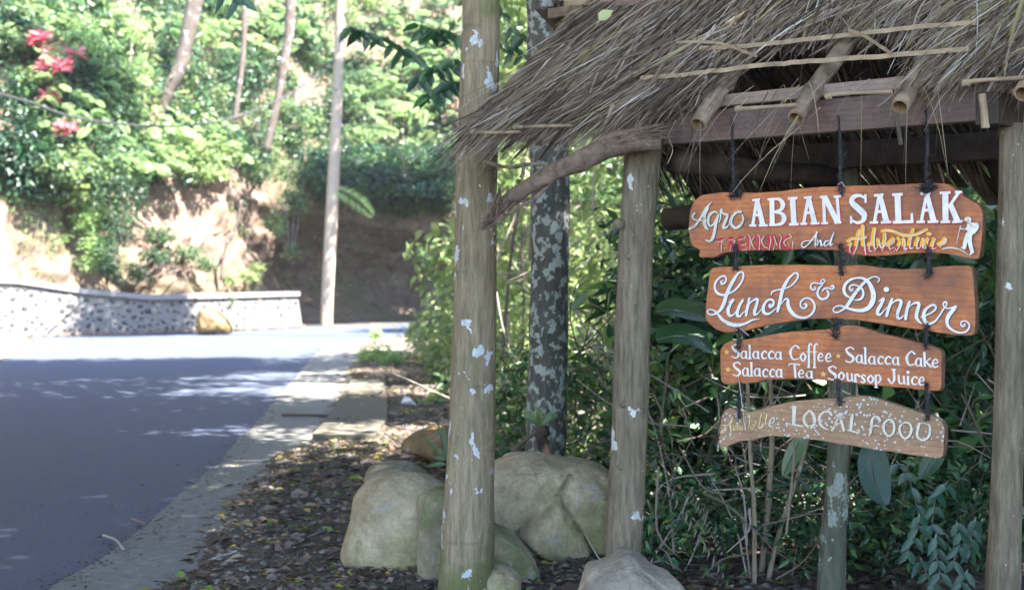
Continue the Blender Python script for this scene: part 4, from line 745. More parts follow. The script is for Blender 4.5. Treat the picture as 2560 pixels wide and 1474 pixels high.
p.both('C', [[(405, 368, 14), (366, 372, 24), (385, 418, 34), (440, 390, 34), (462, 320, 30), (415, 277, 34), (340, 310, 36), (275, 390, 42), (260, 490, 42), (310, 580, 44), (400, 612, 40), (490, 590, 34), (600, 535, 34), (700, 430, 40), (758, 310, 40), (755, 225, 34), (715, 208, 32), (655, 250, 40), (590, 350, 62), (520, 480, 66), (460, 620, 68), (420, 760, 68), (360, 870, 58), (295, 925, 42), (220, 958, 30), (155, 945, 28), (130, 900, 24), (175, 865, 24), (250, 885, 28), (315, 945, 44), (390, 1040, 60), (500, 1110, 70), (640, 1142, 68), (780, 1118, 48), (920, 1052, 28), (1040, 1032, 12)],
            [(500, 745, 10), (590, 690, 40), (535, 770, 50), (495, 870, 60), (505, 950, 60), (545, 975, 46), (600, 945, 22), (650, 880, 14)], [(755, 700, 45), (700, 785, 52), (660, 890, 58), (655, 965, 54), (700, 985, 36), (765, 910, 16)],
            [(865, 670, 44), (850, 760, 52), (822, 880, 54), (808, 980, 38)], [(775, 920, 12), (860, 775, 24), (950, 695, 36), (1008, 690, 48), (995, 780, 54), (960, 890, 60), (960, 955, 46), (1010, 940, 24), (1090, 850, 12)],
            [(1250, 780, 24), (1215, 785, 32), (1230, 825, 36), (1285, 785, 42), (1290, 720, 38), (1240, 688, 38), (1165, 725, 46), (1115, 820, 56), (1122, 915, 58), (1190, 945, 44), (1265, 905, 28), (1345, 835, 12)],
            [(1250, 610, 18), (1265, 560, 30), (1330, 530, 26), (1420, 512, 26), (1500, 495, 24), (1600, 450, 30), (1685, 360, 34), (1722, 285, 34), (1705, 232, 32), (1650, 235, 30), (1560, 320, 48), (1490, 430, 62), (1440, 560, 64), (1410, 700, 64), (1380, 820, 58), (1362, 900, 42)],
            [(1425, 770, 14), (1500, 680, 32), (1545, 700, 48), (1545, 780, 64), (1580, 870, 70), (1650, 955, 66), (1740, 1000, 50), (1850, 1008, 38), (1950, 955, 40), (2008, 860, 44), (2000, 750, 40), (1930, 675, 34), (1840, 672, 32), (1772, 730, 32), (1768, 805, 32), (1815, 845, 36), (1868, 810, 40), (1858, 768, 36), (1825, 778, 26)],
            [(2010, 470, 20), (2032, 500, 26), (1990, 522, 30), (1945, 485, 32), (1955, 420, 28), (2015, 398, 26), (2090, 412, 26), (2160, 402, 26), (2192, 370, 24), (2172, 342, 24), (2135, 350, 22), (2125, 385, 22), (2150, 430, 26), (2095, 485, 36), (2065, 565, 44), (2085, 645, 44), (2150, 685, 40), (2230, 655, 40), (2258, 590, 40), (2230, 530, 28)], [(2140, 560, 12), (2180, 505, 30), (2250, 490, 26), (2320, 508, 30), (2350, 475, 36), (2325, 450, 34), (2300, 462, 26)]], M['white'], M['navy'], (12, 12), 4, 'white script words Lunch and an ampersand', mult=.92)
p.both('D', [[(402, 480, 14), (428, 497, 22), (402, 525, 28), (368, 490, 28), (382, 442, 26), (440, 422, 28), (520, 445, 24), (590, 505, 36), (602, 590, 42), (565, 658, 40), (500, 680, 28), (440, 680, 12)],
            [(855, 372, 24), (880, 330, 24), (840, 292, 22), (780, 284, 22), (710, 314, 28), (630, 372, 46), (550, 460, 54), (460, 570, 62), (390, 680, 64), (320, 785, 52), (260, 840, 34), (180, 886, 28), (110, 886, 30), (90, 840, 26), (130, 795, 26), (210, 778, 28), (290, 803, 42), (400, 840, 44), (500, 858, 58), (600, 855, 68), (700, 805, 78), (760, 705, 90), (775, 580, 90), (738, 460, 76), (680, 365, 60), (600, 312, 44), (500, 304, 32), (380, 335, 42), (292, 420, 52), (272, 520, 54), (312, 600, 46), (390, 645, 24)],
            [(860, 712, 10), (950, 650, 44), (912, 745, 56), (855, 850, 64), (848, 912, 56), (890, 930, 36), (950, 870, 20), (1015, 800, 10)], [(994, 500, 92), (1000, 500, 92)],
            [(1095, 665, 44), (1062, 750, 52), (1025, 860, 56), (1002, 950, 50)], [(1040, 805, 14), (1120, 715, 26), (1205, 680, 42), (1250, 710, 54), (1228, 800, 58), (1190, 900, 62), (1192, 982, 50), (1235, 995, 34), (1300, 940, 14)],
            [(1392, 715, 48), (1362, 800, 54), (1340, 900, 58), (1325, 1005, 48)], [(1345, 855, 14), (1420, 765, 26), (1505, 728, 42), (1555, 750, 54), (1530, 850, 64), (1510, 960, 64), (1545, 1035, 46), (1612, 1098, 10)],
            [(1590, 975, 18), (1680, 940, 28), (1790, 882, 30), (1845, 815, 36), (1810, 765, 38), (1740, 785, 44), (1665, 850, 54), (1635, 940, 62), (1665, 1040, 62), (1740, 1082, 46), (1825, 1045, 36), (1900, 955, 30), (1970, 840, 28), (2025, 770, 26), (2018, 715, 30), (1978, 725, 28), (1978, 785, 26), (2040, 822, 24), (2110, 815, 30), (2185, 800, 40)], [(2175, 800, 60), (2130, 860, 68), (2068, 940, 72), (2032, 1040, 62), (2060, 1135, 50), (2140, 1202, 38), (2250, 1238, 32), (2355, 1220, 32), (2412, 1150, 30), (2408, 1085, 26), (2350, 1040, 26), (2285, 1050, 26), (2268, 1098, 26), (2308, 1130, 28), (2342, 1110, 26), (2318, 1085, 20)]], M['white'], M['navy'], (12, 12), 4, 'white script word Dinner', mult=.95)
p = Paint(b3); Tk, tn = 40, 21
GL = {'a': [[(.68, .85, 0), (.38, 1, 0), (.1, .55, 1), (.28, .07, 0), (.66, .18, 0)], ['l', (.76, 1.02, 1), (.78, .02, 1)], ['l', (.72, .05, 0), (1.02, .03, 0)]],
      'c': [[(.95, .82, .5), (.6, 1, .2), (.2, .6, 1), (.38, .1, .5), (.95, .13, 0)]], 'e': [[(.15, .5, 0), (.82, .58, 0), (.75, .93, .3), (.45, 1, .1), (.16, .5, 1), (.38, .05, .4), (.92, .14, 0)]],
      'o': [[(.5, 1, .1), (.14, .5, 1), (.5, 0, .1), (.86, .5, 1), (.5, 1, .1)]], 'l': [['l', (.5, 1.75, 1), (.55, 0, 1)], ['l', (.1, .03, 0), (.98, .02, 0)], ['l', (.12, 1.7, 0), (.5, 1.7, 0)]],
      'f': [[(1, 1.72, .5), (.78, 1.85, .1), (.45, 1.6, .9), (.42, .8, 1), (.42, -.68, 1)], ['l', (.02, .98, .1), (.98, .98, .1)], ['l', (.05, -.68, 0), (.8, -.68, 0)]],
      'S': [[(.9, 1.5, .3), (.6, 1.75, .2), (.15, 1.5, .8), (.3, 1.1, 1.3), (.8, .65, 1.5), (.85, .3, 1), (.5, .02, .3), (.08, .2, .1)]], 'C': [[(.95, 1.4, .9), (.6, 1.68, .1), (.18, 1.0, 1.7), (.4, .15, .7), (.95, .2, 0)]],
      'T': [[(.02, 1.42, .2), (.12, 1.62, .3), (.55, 1.6, .3), (.98, 1.5, .3)], ['l', (.52, 1.6, 1.3), (.62, 0, 1.3)]], 'u': [[(.15, 1, 1), (.2, .3, 1), (.42, .04, .2), (.76, .25, 0)], ['l', (.76, 1, 1), (.84, .02, 1)], ['l', (.8, .04, 0), (1.02, .03, 0)]],
      'r': [['l', (.25, 1, 1), (.3, 0, 1)], [(.3, .7, 0), (.6, .92, .6), (.92, .72, 1)], ['l', (.05, .02, 0), (.6, .02, 0)]], 's': [[(.9, .85, .3), (.5, 1, .1), (.17, .75, .7), (.5, .5, 1.1), (.82, .25, .7), (.5, 0, .2), (.05, .14, .2)]],
      'p': [['l', (.22, 1, 1), (.3, -.55, 1)], [(.3, .9, 0), (.65, 1, .2), (.88, .5, 1.1), (.62, .05, .2), (.3, .15, 0)], ['l', (.05, -.56, 0), (.55, -.58, 0)]], 'J': [['l', (.4, 1.62, .2), (1.02, 1.6, .2)], [(.72, 1.6, 1.4), (.78, .5, 1.4), (.6, .05, .8), (.3, .1, .5), (.06, .5, 1.3)]],
      'i': [['l', (.5, 1, 1.2), (.55, 0, 1.2)], ['l', (.1, .02, 0), (1, .02, 0)], [(.45, 1.38, 2), (.55, 1.38, 2)]], 'k': [['l', (.15, 1.7, 1.1), (.22, 0, 1.1)], [(.92, 1, .1), (.35, .5, .2)], [(.4, .55, .5), (.98, .02, 1)]]}
def word(tile, letters, label):
    it = []
    for ch_, x0, x1, yb, xh in letters:
        for s_ in GL[ch_]:
            lin = s_[0] == 'l'; pts = [(x0 + (x1 - x0) * a, yb - xh * b, tn + (Tk - tn) * c_) for a, b, c_ in (s_[1:] if lin else s_)]; it.append(('l', *pts) if lin else pts)
    p.strokes('lettering', tile, it, M['white'], label=label)
word('E', [('S', 310, 485, 690, 158), ('a', 500, 650, 702, 158), ('l', 645, 728, 705, 163), ('a', 742, 892, 705, 155), ('c', 910, 1038, 710, 165), ('c', 1050, 1185, 712, 165), ('a', 1195, 1352, 718, 158)], 'white word Salacca starting the upper line')
word('E', [('C', 1478, 1700, 735, 180), ('o', 1705, 1845, 752, 175), ('f', 1850, 1952, 745, 190), ('f', 1962, 2070, 750, 192), ('e', 2060, 2195, 755, 160), ('e', 2218, 2358, 765, 165)], 'white word Coffee')
word('E', [('S', 335, 512, 1055, 160), ('a', 530, 682, 1060, 172), ('l', 680, 762, 1060, 165), ('a', 770, 922, 1062, 165), ('c', 935, 1062, 1075, 165), ('c', 1080, 1202, 1078, 165), ('a', 1215, 1368, 1085, 168)], 'white word Salacca starting the lower line')
word('E', [('T', 1478, 1712, 1095, 178), ('e', 1665, 1802, 1090, 155), ('a', 1830, 1985, 1103, 150)], 'white word Tea')
word('F', [('S', 400, 587, 580, 168), ('a', 605, 757, 590, 155), ('l', 748, 832, 605, 182), ('a', 845, 1002, 615, 155), ('c', 1015, 1142, 615, 155), ('c', 1150, 1287, 620, 155), ('a', 1305, 1452, 630, 155)], 'white word Salacca before Cake')
word('F', [('C', 1550, 1747, 645, 165), ('a', 1745, 1892, 655, 160), ('k', 1900, 2045, 660, 165), ('e', 2055, 2198, 675, 155)], 'white word Cake')
word('F', [('S', 70, 247, 910, 150), ('o', 262, 407, 908, 150), ('u', 425, 565, 935, 150), ('r', 570, 682, 950, 155), ('s', 705, 802, 965, 150), ('o', 820, 967, 968, 150), ('p', 955, 1102, 968, 152)], 'white word Soursop')
word('F', [('J', 1225, 1380, 975, 162), ('u', 1405, 1567, 990, 160), ('i', 1575, 1642, 1000, 170), ('c', 1660, 1792, 1010, 162), ('e', 1800, 1932, 1015, 155)], 'white word Juice')
for x, y, r in ((215, 568, 56), (240, 922, 62), (2180, 1020, 66), (2485, 648, 62)):
    for R_, dx_, m_, l_ in ((r, 8, M['cream'], .0), (r * .88, 0, M['yellow'], .0007)):
        V = [on_c(*tp('E', x + dx_, y), CS - .0014 - l_)] + [on_c(*tp('E', x + dx_ + (R_ if k % 2 == 0 else R_ * .46) * math.sin(k * math.pi / 5), y - (R_ if k % 2 == 0 else R_ * .46) * math.cos(k * math.pi / 5)), CS - .0014 - l_) for k in range(10)]
        mesh('star', V, [[0, 1 + k, 1 + (k + 1) % 10] for k in range(10)], m_, b3)
p = Paint(b4)
p.strokes('lettering', 'G', [[(92, 745, 24), (200, 640, 18), (310, 470, 16)], [(300, 475, 24), (272, 600, 26), (275, 738, 24)], [(112, 612, 14), (280, 598, 10)], [(325, 600, 16), (325, 715, 18), (372, 620, 10)], [(430, 602, 14), (388, 645, 14), (402, 698, 14), (450, 640, 12), (455, 705, 12)], [(490, 630, 14), (482, 705, 14)], [(630, 440, 20), (615, 620, 12), (600, 680, 10)], [(690, 600, 12), (645, 650, 12), (680, 682, 12), (748, 530, 14)], [(845, 395, 16), (795, 640, 14), (835, 655, 14), (862, 600, 10)], [(945, 400, 22), (918, 560, 14), (912, 612, 10)]], M['gold'], label='faded gold script word Available')
p.strokes('lettering', 'G', [[(990, 580, 14), (1060, 560, 18), (1078, 482, 20), (1022, 495, 20), (988, 600, 26), (1045, 648, 14)], [(540, 580, 16), (545, 695, 20)], [(805, 658, 14), (850, 650, 20), (880, 580, 16)]], M['cream'])
p.both('G', [('l', (1455, 270, 76), (1442, 600, 58)), [(1412, 600, 26), (1500, 610, 34), (1608, 628, 26)], [(1400, 288, 18), (1440, 262, 22), (1490, 268, 16)], [(1730, 338, 30), (1640, 450, 46), (1655, 580, 46), (1760, 648, 40), (1832, 560, 50), (1815, 430, 56), (1760, 352, 40), (1730, 338, 30)], [(2140, 408, 50), (2105, 365, 40), (2020, 358, 36), (1930, 440, 50), (1925, 560, 50), (1990, 648, 38), (2088, 694, 16)], [(2300, 400, 26), (2212, 600, 32), (2158, 700, 44)], [(2300, 400, 50), (2330, 540, 48), (2375, 702, 48)], [(2220, 585, 18), (2310, 578, 18)]], M['cream'], M['board4'], (10, 8), 2, 'cream letters LOCA of LOCAL')
p.both('H', [('l', (480, 430, 64), (448, 735, 58)), [(412, 745, 30), (500, 772, 40), (620, 808, 22)], [(395, 448, 18), (440, 432, 22), (500, 428, 18)], [(1022, 560, 58), (1000, 505, 44), (940, 475, 30), (880, 530, 46), (855, 660, 56), (842, 780, 50), (812, 858, 16)], [(870, 680, 24), (940, 655, 30), (1012, 675, 24)], [(1200, 534, 34), (1112, 610, 46), (1108, 760, 46), (1200, 862, 40), (1288, 800, 46), (1308, 660, 50), (1262, 560, 42), (1200, 534, 34)], [(1520, 588, 34), (1432, 660, 46), (1418, 780, 46), (1500, 905, 40), (1598, 868, 46), (1648, 750, 50), (1618, 630, 42), (1520, 588, 34)], [(1800, 622, 54), (1762, 860, 50), (1880, 945, 44), (1988, 870, 50), (2018, 720, 46), (1990, 640, 24)], [(1790, 622, 18), (1900, 612, 16), (1990, 640, 16)]], M['cream'], M['navy'], (9, 7), 2, 'cream letters L FOOD')
# ropes
def rope(par, pix, r=.009, c=CS - .012, knot=True):
    r = r * .72
    q = smoothpath(np.array([on_c(x, y, c) for x, y in pix]), 6); V, Fc = tube(q, r, 8, wob=.45, seed=random.randint(0, 99)); o = mesh('rope', V, Fc, M['rope'], par)
    A_ = Acc()
    for k in range(int(len(q) * 7)):
        b = q[random.randrange(len(q))]; d = np.array((random.gauss(0, 1), random.gauss(0, 1) * .5, random.gauss(0, 1))) * .009; a_ = b + d * 1.2 + [0, 0, .006]; A_.add(*tube([b, b + d, a_], [.0014, .001, .0006], 3, cap=False))
    A_.build('fray', M['rope'], o)
    return o
rope(b1, [(1833, 300), (1832, 360), (1834, 420), (1833, 465), (1836, 485)], .008); rope(b1, [(1824, 474), (1846, 476), (1846, 488), (1826, 490)], .006)
rope(b1, [(2098, 290), (2100, 350), (2102, 400), (2100, 450), (2103, 484)], .008); rope(b1, [(2316, 265), (2318, 340), (2316, 420), (2318, 462), (2315, 480)], .008); rope(b1, [(2302, 470), (2320, 474), (2334, 468), (2316, 460)], .007)
rope(b2, [(1838, 612), (1840, 640), (1838, 665), (1840, 672)], .0115); rope(b2, [(2102, 612), (2104, 640), (2103, 670), (2104, 684)], .008); rope(b2, [(2322, 622), (2322, 650), (2320, 680), (2322, 690)], .011)
rope(b3, [(1850, 822), (1848, 845), (1846, 870)], .010); rope(b3, [(2100, 800), (2090, 815), (2086, 832), (2090, 842)], .009); rope(b3, [(2318, 812), (2316, 840), (2313, 870)], .008)
rope(b4, [(1850, 955), (1850, 990), (1848, 1010), (1848, 1045)], .009); rope(b4, [(2095, 950), (2098, 985), (2100, 1014)], .009); rope(b4, [(2316, 958), (2318, 1000), (2318, 1050)], .009)
for pix in ([(1846, 940), (1853, 990), (1862, 1070)], [(1850, 820), (1862, 830), (1872, 838)], [(2105, 975), (2116, 981), (2126, 985)], [(2094, 462), (2104, 455), (2112, 466)]):
    A_ = Acc(); A_.add(*tube([on_c(x, y, CS - .02) for x, y in pix], .0022, 5), t=.9); A_.build('straw_wisp', M['twig'], b4)

# ================================================================== TREES AND POLES
def tree(label, rows, d, mat, seed, base=None, group=None, seg=24, crown=None, cat='tree', name='tree', wob=.05):
    pts, rad = trunkpts(rows, d); pts = [np.array(p) for p in pts]
    e = empty(name, base if base is not None else pts[-1], label, cat, group); q = smoothpath(np.column_stack([pts, rad]), 8)
    V, Fc = tube(q[:, :3], q[:, 3], seg, wob=wob, seed=seed); mesh('trunk', V, Fc, mat, e, smooth=True); return e, q
def crown_mesh(seed, n, R3, L=.24, tint=.45, clumps=14):
    R = np.random.default_rng(seed); lf = Leaf()
    for k in range(clumps):
        u = norm(R.normal(size=3)) * (R.random() ** .4); c = u * np.array(R3) * .8; lf.add(blob(c, np.array(R3) * (.28 + .2 * R.random()), n // clumps, L, .42, tint + .2 * (R.random() - .5), .2, r_=R))
    br = Acc()
    for k in range(8):
        a = R.random() * 6.28; p1 = np.array((math.cos(a) * R3[0] * .8, math.sin(a) * R3[1] * .8, R3[2] * (.5 * R.random() - .1))); br.add(*tube(smoothpath(np.array([(0, 0, -R3[2] * .9), p1 * .45 + [0, 0, -.15 * R3[2]], p1]), 4), [.09 - .0075 * i for i in range(9)], 6, wob=.2), t=.3)
    return lf, br
def crown_on(e, at, seed, n, R3, L=.24, tint=.45, mat='leaf', clumps=14):
    lf, br = crown_mesh(seed, n, R3, L, tint, clumps); at = np.array(at, float)
    V = np.concatenate(lf.v) + at; mesh('crown', V, np.concatenate(lf.f), M[mat], e, tint=np.concatenate(lf.t)); 
    V = np.concatenate(br.v) + at; mesh('branch', V, br.f, M['barkfar'], e)
t1, q1 = tree('tall tan trunk with white lichen patches in front of the rocks', [(-2600, 1168, 1235), (-1500, 1165, 1242), (-400, 1160, 1250), (0, 1156, 1250), (254, 1147, 1247), (508, 1138, 1242), (740, 1134, 1241), (1050, 1122, 1238), (1263, 1108, 1236), (1474, 1093, 1233), (1540, 1080, 1236)], 6.7, M['bark1'], 2, base=P(1160, 1505, 6.7), wob=.03)
crown_on(t1, P(1200, -2900, 6.7) , 5, 5000, (2.6, 2.6, 1.6))
t2, q2 = tree('dark trunk blotched with grey lichen, second from the road, behind the broken pole', [(-1900, 1300, 1370), (-700, 1310, 1385), (0, 1316, 1408), (200, 1320, 1414), (455, 1327, 1425), (730, 1325, 1421), (950, 1320, 1417), (1131, 1311, 1415), (1330, 1300, 1425)], 9.0, M['bark2'], 4, base=P(1360, 1292, 9), wob=.06)
crown_on(t2, P(1330, -2000, 9.0), 6, 5500, (3, 3, 1.8))
# stub at the foot of the second trunk
V, Fc = tube(smoothpath(np.array([P(1362, 1140, 8.6), P(1358, 1110, 8.6), P(1352, 1080, 8.6), P(1368, 1075, 8.58)]), 5), [.035] * 16, 10, wob=.2); mesh('branch_stub', V, Fc, M['darkwood'], t2, smooth=True)
for lab, rows, d in (('slender pale sapling stem, first from the left below the boards', [(900, 1862, 1872), (1120, 1870, 1880), (1280, 1880, 1891), (1474, 1880, 1892)], 6.9), ('straight tan sapling stem, second from the left below the boards', [(850, 1918, 1930), (1010, 1922, 1934), (1100, 1924, 1937), (1300, 1910, 1926), (1474, 1890, 1906)], 7.1), ('leaning tan sapling stem, third from the left below the boards', [(1080, 2020, 2030), (1200, 1985, 1997), (1330, 1942, 1954), (1474, 1908, 1922)], 7.0), ('thin brown stem slanting behind the compound leaves at the right', [(1000, 2290, 2300), (1250, 2250, 2260), (1400, 2225, 2236), (1480, 2205, 2216)], 8.0)):
    tree(lab, rows, d, M['stemtan'], 3, seg=8, name='sapling', cat='sapling', wob=.15)
pole, _ = tree('tall pale concrete utility pole leaning slightly right beside the wall end', [(-700, 872, 890), (0, 841, 864), (254, 829, 856), (508, 815, 846), (740, 803, 834), (822, 800, 832)], 47.2, M['pole'], 1, name='utility_pole', cat='pole', seg=20, wob=0.0)
A_ = Acc()
for pix in ([(0, 236), (80, 258), (152, 285), (230, 302), (305, 310), (380, 316), (457, 315), (520, 307), (585, 295), (660, 265), (737, 229), (790, 190), (838, 150)], [(-200, 190), (0, 236)]): 
    A_.add(*tube(smoothpath(np.array([P(x, y, 29 + (x / 838) * 18 if x > 0 else 29 + x * .02) for x, y in pix]), 3), .03, 6))
tag(A_.build('power_cable', M['cable'], loc=P(430, 318, 40)), 'black sagging power cable running to the concrete utility pole', 'cable')
tree('grey palm trunk leaning right on the hillside, upper left', [(-300, 555, 605), (-60, 478, 522), (0, 467, 508), (60, 456, 494), (120, 445, 480), (180, 428, 462), (220, 408, 440), (265, 392, 422), (330, 370, 402)], 45.6, M['barkfar'], 6, wob=.08)
for lab, rows, d in (('slim tan trunk on the hillside right of the leaning palm', [(-80, 602, 622), (60, 603, 619), (140, 600, 614), (225, 590, 604), (300, 580, 594)], 47), ('dim brown trunk on the hillside between the palm and the pole', [(-80, 712, 740), (60, 712, 738), (150, 700, 722), (260, 682, 702), (380, 655, 675)], 47.5), ('bare crooked stem rooted on the soil bank above the wall', [(500, 600, 606), (560, 588, 596), (620, 560, 568), (700, 548, 556)], 44.5), ('pale thin stem in the bright thicket right of the lichen spotted trunk', [(480, 1300, 1308), (620, 1275, 1284), (760, 1262, 1271), (900, 1250, 1260)], 16), ('forked pale branch in the bright thicket behind the two front trunks', [(560, 1312, 1320), (640, 1300, 1309), (760, 1306, 1314), (900, 1300, 1310)], 17)):
    tree(lab, rows, d, M['barkfar'], 8, seg=10, wob=.15)
# shade trees beside the camera and the road (their crowns close over the road above the frame)
lfp, brp = crown_mesh(77, 7600, (3.1, 3.1, 1.5), .27, .4, 18)
canopy = []
def shade_tree(x, y, zc, label, s=1.0, trunk=None):
    tx, ty = trunk or (x, y); e = empty('shade_tree', (tx, ty, 0), label, 'tree', 'tall shade trees closing over the road')
    V, Fc = tube(smoothpath(np.array([(tx, ty, -.3), (tx + .1, ty, zc * .5), (x, y, zc - .8)]), 5), np.linspace(.24, .12, 11), 12, wob=.1); mesh('trunk', V, Fc, M['barkfar'], e, smooth=True)
    if not canopy:
        a = mesh('crown', np.concatenate(lfp.v), np.concatenate(lfp.f), M['leaf'], tint=np.concatenate(lfp.t)); b = mesh('branch', np.concatenate(brp.v), brp.f, M['barkfar'])
        canopy.extend([a, b])
    else: a, b = canopy[0].copy(), canopy[1].copy(); C.objects.link(a); C.objects.link(b)
    for o in (a, b): o.parent = e; o.location = (x - tx, y - ty, zc); o.scale = (s, s, s); o.rotation_euler = (0, 0, random.random() * 6.28)
    return e
SHADE = [(3.0, 2.5, 8.6, 1.25, (5.6, 1)), (6.6, 6.6, 9.3, 1.1, (7.6, 7)), (1.2, 7, 9.2, 1.2, (6.6, 5)), (-2.2, 3.5, 8.8, 1.25, (-10.5, 3)), (-.4, 12.2, 9.6, 1.3, (5.5, 12.5)), (-4.2, 9.0, 9.8, 1.25, (-10.8, 9)),
         (-2.2, 18, 10.4, 1.35, (6.5, 17)), (-6.2, 15, 10.6, 1.3, (-11, 14)), (.2, 21, 10.7, 1.1, (8, 21)), (-4, 20, 10.8, 1.2, (-12, 20)), (9.5, -1, 9, 1.3, (10, -1)), (4.5, -4, 9.5, 1.3, (5, -5)), (9.5, 4.5, 9.5, 1.2, (10.5, 4)),
         (-4.0, 35.0, 12.6, .85, (9, 33)), (.2, 47.2, 13.6, 1.15, (10, 46)), (3.2, 48.5, 13.8, 1.0, (11, 47)), (-9.5, 40, 13.5, .7, (-24, 42)), (.3, 3.6, 9.2, 1.1, (5.2, 3)), (-1.2, 8.2, 9.6, 1.15, (6.5, 8)), (-6.5, 4.5, 9.8, 1.2, (-11, 5)), (5.5, 46.5, 14.5, 1.0, (12, 45)), (-12.5, 8, 9.5, 1.2, (-15, 8)), (-13, 16, 10, 1.2, (-16, 16)), (-1, -6, 9.5, 1.3, (5, -7)), (-8, -6, 10, 1.3, (-12, -7)), (3.2, 12.2, 9.6, .85, (7.5, 12)), (6.5, 1.6, 9.3, .95, (7.2, 2)), (-3, 6.2, 9.9, 1.2, (6.4, 6.2)), (-6.8, 9.5, 10.5, 1.3, (-13, 9)), (-10, 3, 10.5, 1.3, (-13, 2)), (-9.8, 13.5, 11, 1.2, (-14, 13)), (-5.5, -1.5, 10, 1.3, (-11, -3)), (-3.6, 13.8, 10.6, 1.2, (6.5, 13.5)), (-7, 19, 11.4, 1.1, (-13, 18.5)), (-8.6, 22.5, 11.5, 1.1, (-12.5, 22)), (4.5, 37.5, 12.6, 1.1, (9.5, 36)), (-.5, 44.5, 15.0, 1.1, (9, 40)), (-.5, -2.5, 9, 1.1, (-10, -3))]
for k, (x, y, z, s, tr_) in enumerate(SHADE):
    shade_tree(x, y, z, 'tall shade tree whose crown closes over the road above the picture', s, tr_)

# ================================================================== HILLSIDE AND THICKETS
def over(n, box_, fwd=(0.2, 1.2)):
    return [hill(random.uniform(box_[0], box_[2]), random.uniform(box_[1], box_[3]), random.uniform(*fwd)) for _ in range(n)]
hg = Leaf(); hl = Leaf(); hd = Leaf()
# dark understorey behind, then green clumps, then lime feathery sprays
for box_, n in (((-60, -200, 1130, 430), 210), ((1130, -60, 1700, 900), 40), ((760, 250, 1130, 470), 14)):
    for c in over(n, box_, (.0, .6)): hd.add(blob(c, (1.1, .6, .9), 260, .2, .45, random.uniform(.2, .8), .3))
soilbox = lambda px, py: (py > 125 and px < np.interp(py, [125, 330, 700], [60, 100, 235])) or (370 < px < 760 and py > 440) or (760 < px < 1120 and py > 500)
for k in range(330):
    px, py = random.uniform(-60, 1130), random.uniform(-170, 470)
    if soilbox(px, py): continue
    hg.add(blob(hill(px, py, random.uniform(.3, 1.3)), (random.uniform(.35, .8), .4, random.uniform(.25, .6)), 190, random.uniform(.13, .22), .5, random.uniform(.3, .85), .35))
for k in range(130):
    px, py = random.uniform(1130, 1750), random.uniform(-40, 950); c = hill(px, py, random.uniform(.5, 4.0)) if py < 600 else P(px, py, random.uniform(19, 34))
    hg.add(blob(c, (.8, .5, .6), 170, .2, .5, random.uniform(.5, .95), .25))
for k in range(520):
    x0, y0, x1, y1 = random.choice([(100, 20, 440, 330), (100, 20, 440, 330), (900, 0, 1140, 300), (520, 0, 840, 120), (300, 300, 620, 440)])
    px, py = random.uniform(x0, x1), random.uniform(y0, y1); c = hill(px, py, random.uniform(1.0, 2.0)); a = random.uniform(0, 6.28)
    hl.add(frond(c, (math.cos(a), -abs(math.sin(a)) * .7, random.uniform(-.2, 1.1)), random.uniform(.4, .85), 11, .34, .1, random.uniform(.45, .95), random.uniform(.2, .8)))
for px, py, s in ((175, 400, 1), (205, 470, .9), (225, 550, .7), (140, 340, .9), (245, 630, .6), (150, 370, 1.)):
    for k in range(14): c = hill(px + random.gauss(0, 22), py + random.gauss(0, 22), .3); hl.add(blob(c, (.35 * s, .25, .3 * s), 60, .13, .5, .7, .3))
# grass and creepers dotted over the soil faces
for k in range(420):
    px, py = random.choice([(random.uniform(-30, 200), random.uniform(150, 700)), (random.uniform(380, 1120), random.uniform(440, 720))])
    hl.add(blob(hill(px, py, .02), (.16, .1, .14), 9, .1, .35, .6, .4))
for k in range(60):
    px = random.uniform(780, 1130); hd.add(blob(hill(px, 440 + random.uniform(-60, 40), random.uniform(.6, 1.8)), (.7, .5, .35), 110, .18, .4, random.uniform(.2, .8), .3))
for k in range(110):
    px = random.uniform(790, 1140); hd.add(blob(hill(px, 420 + random.uniform(-50, 60), random.uniform(1.5, 3.6)), (.8, .7, .25), 110, .18, .4, random.uniform(.2, .8), .3))
for k in range(170):                                        # trailing growth along the lip of the dark cutting
    px = random.uniform(800, 1130); py = 440 + random.uniform(-25, 70) + (px > 950) * 20; hd.add(blob(hill(px, py, random.uniform(.2, .7)), (.35, .25, .4), 45, .16, .3, random.uniform(.3, .9), .3))
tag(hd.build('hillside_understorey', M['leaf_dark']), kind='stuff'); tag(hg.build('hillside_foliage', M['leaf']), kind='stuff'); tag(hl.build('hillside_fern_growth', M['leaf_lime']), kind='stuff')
def shrub(label, blobs, mat='leaf', leafL=.14, asp=.5, cat='shrub', name='shrub', stem=True, group=None, simple=True):
    """blobs: (px, py, fwd, rx, rz, n, tint)"""
    lf = Leaf(); pts = []
    for px, py, fw, rx, rz, n, t in blobs: c = hill(px, py, fw) if fw < 10 else P(px, py, fw); pts.append(c); lf.add(blob(c, (rx, rx * .8, rz), n, leafL, asp, t, .25, simple))
    base = np.array(min(pts, key=lambda q: q[2])) - [0, 0, .3]; e = empty(name, base, label, cat, group); lf.build('foliage', M[mat], e)
    if stem:
        A_ = Acc()
        for q in pts[:6]: A_.add(*tube(smoothpath(np.array([base, (base + q) / 2 + [random.gauss(0, .05), 0, .05], q]), 4), np.linspace(.03, .012, 9), 6), t=.3)
        A_.build('stem', M['barkfar'], e)
    return e
shrub('tall dark green bush hanging down the bank to the wall, left of the soil face', [(300, 400, 1.2, .8, .6, 420, .45), (270, 470, 1.2, .7, .7, 420, .3), (300, 560, 1.1, .6, .7, 420, .3), (330, 480, 1.2, .6, .6, 330, .35), (265, 640, .9, .45, .6, 320, .3), (290, 690, .8, .35, .3, 160, .4), (370, 360, 1.2, .6, .4, 260, .7)])
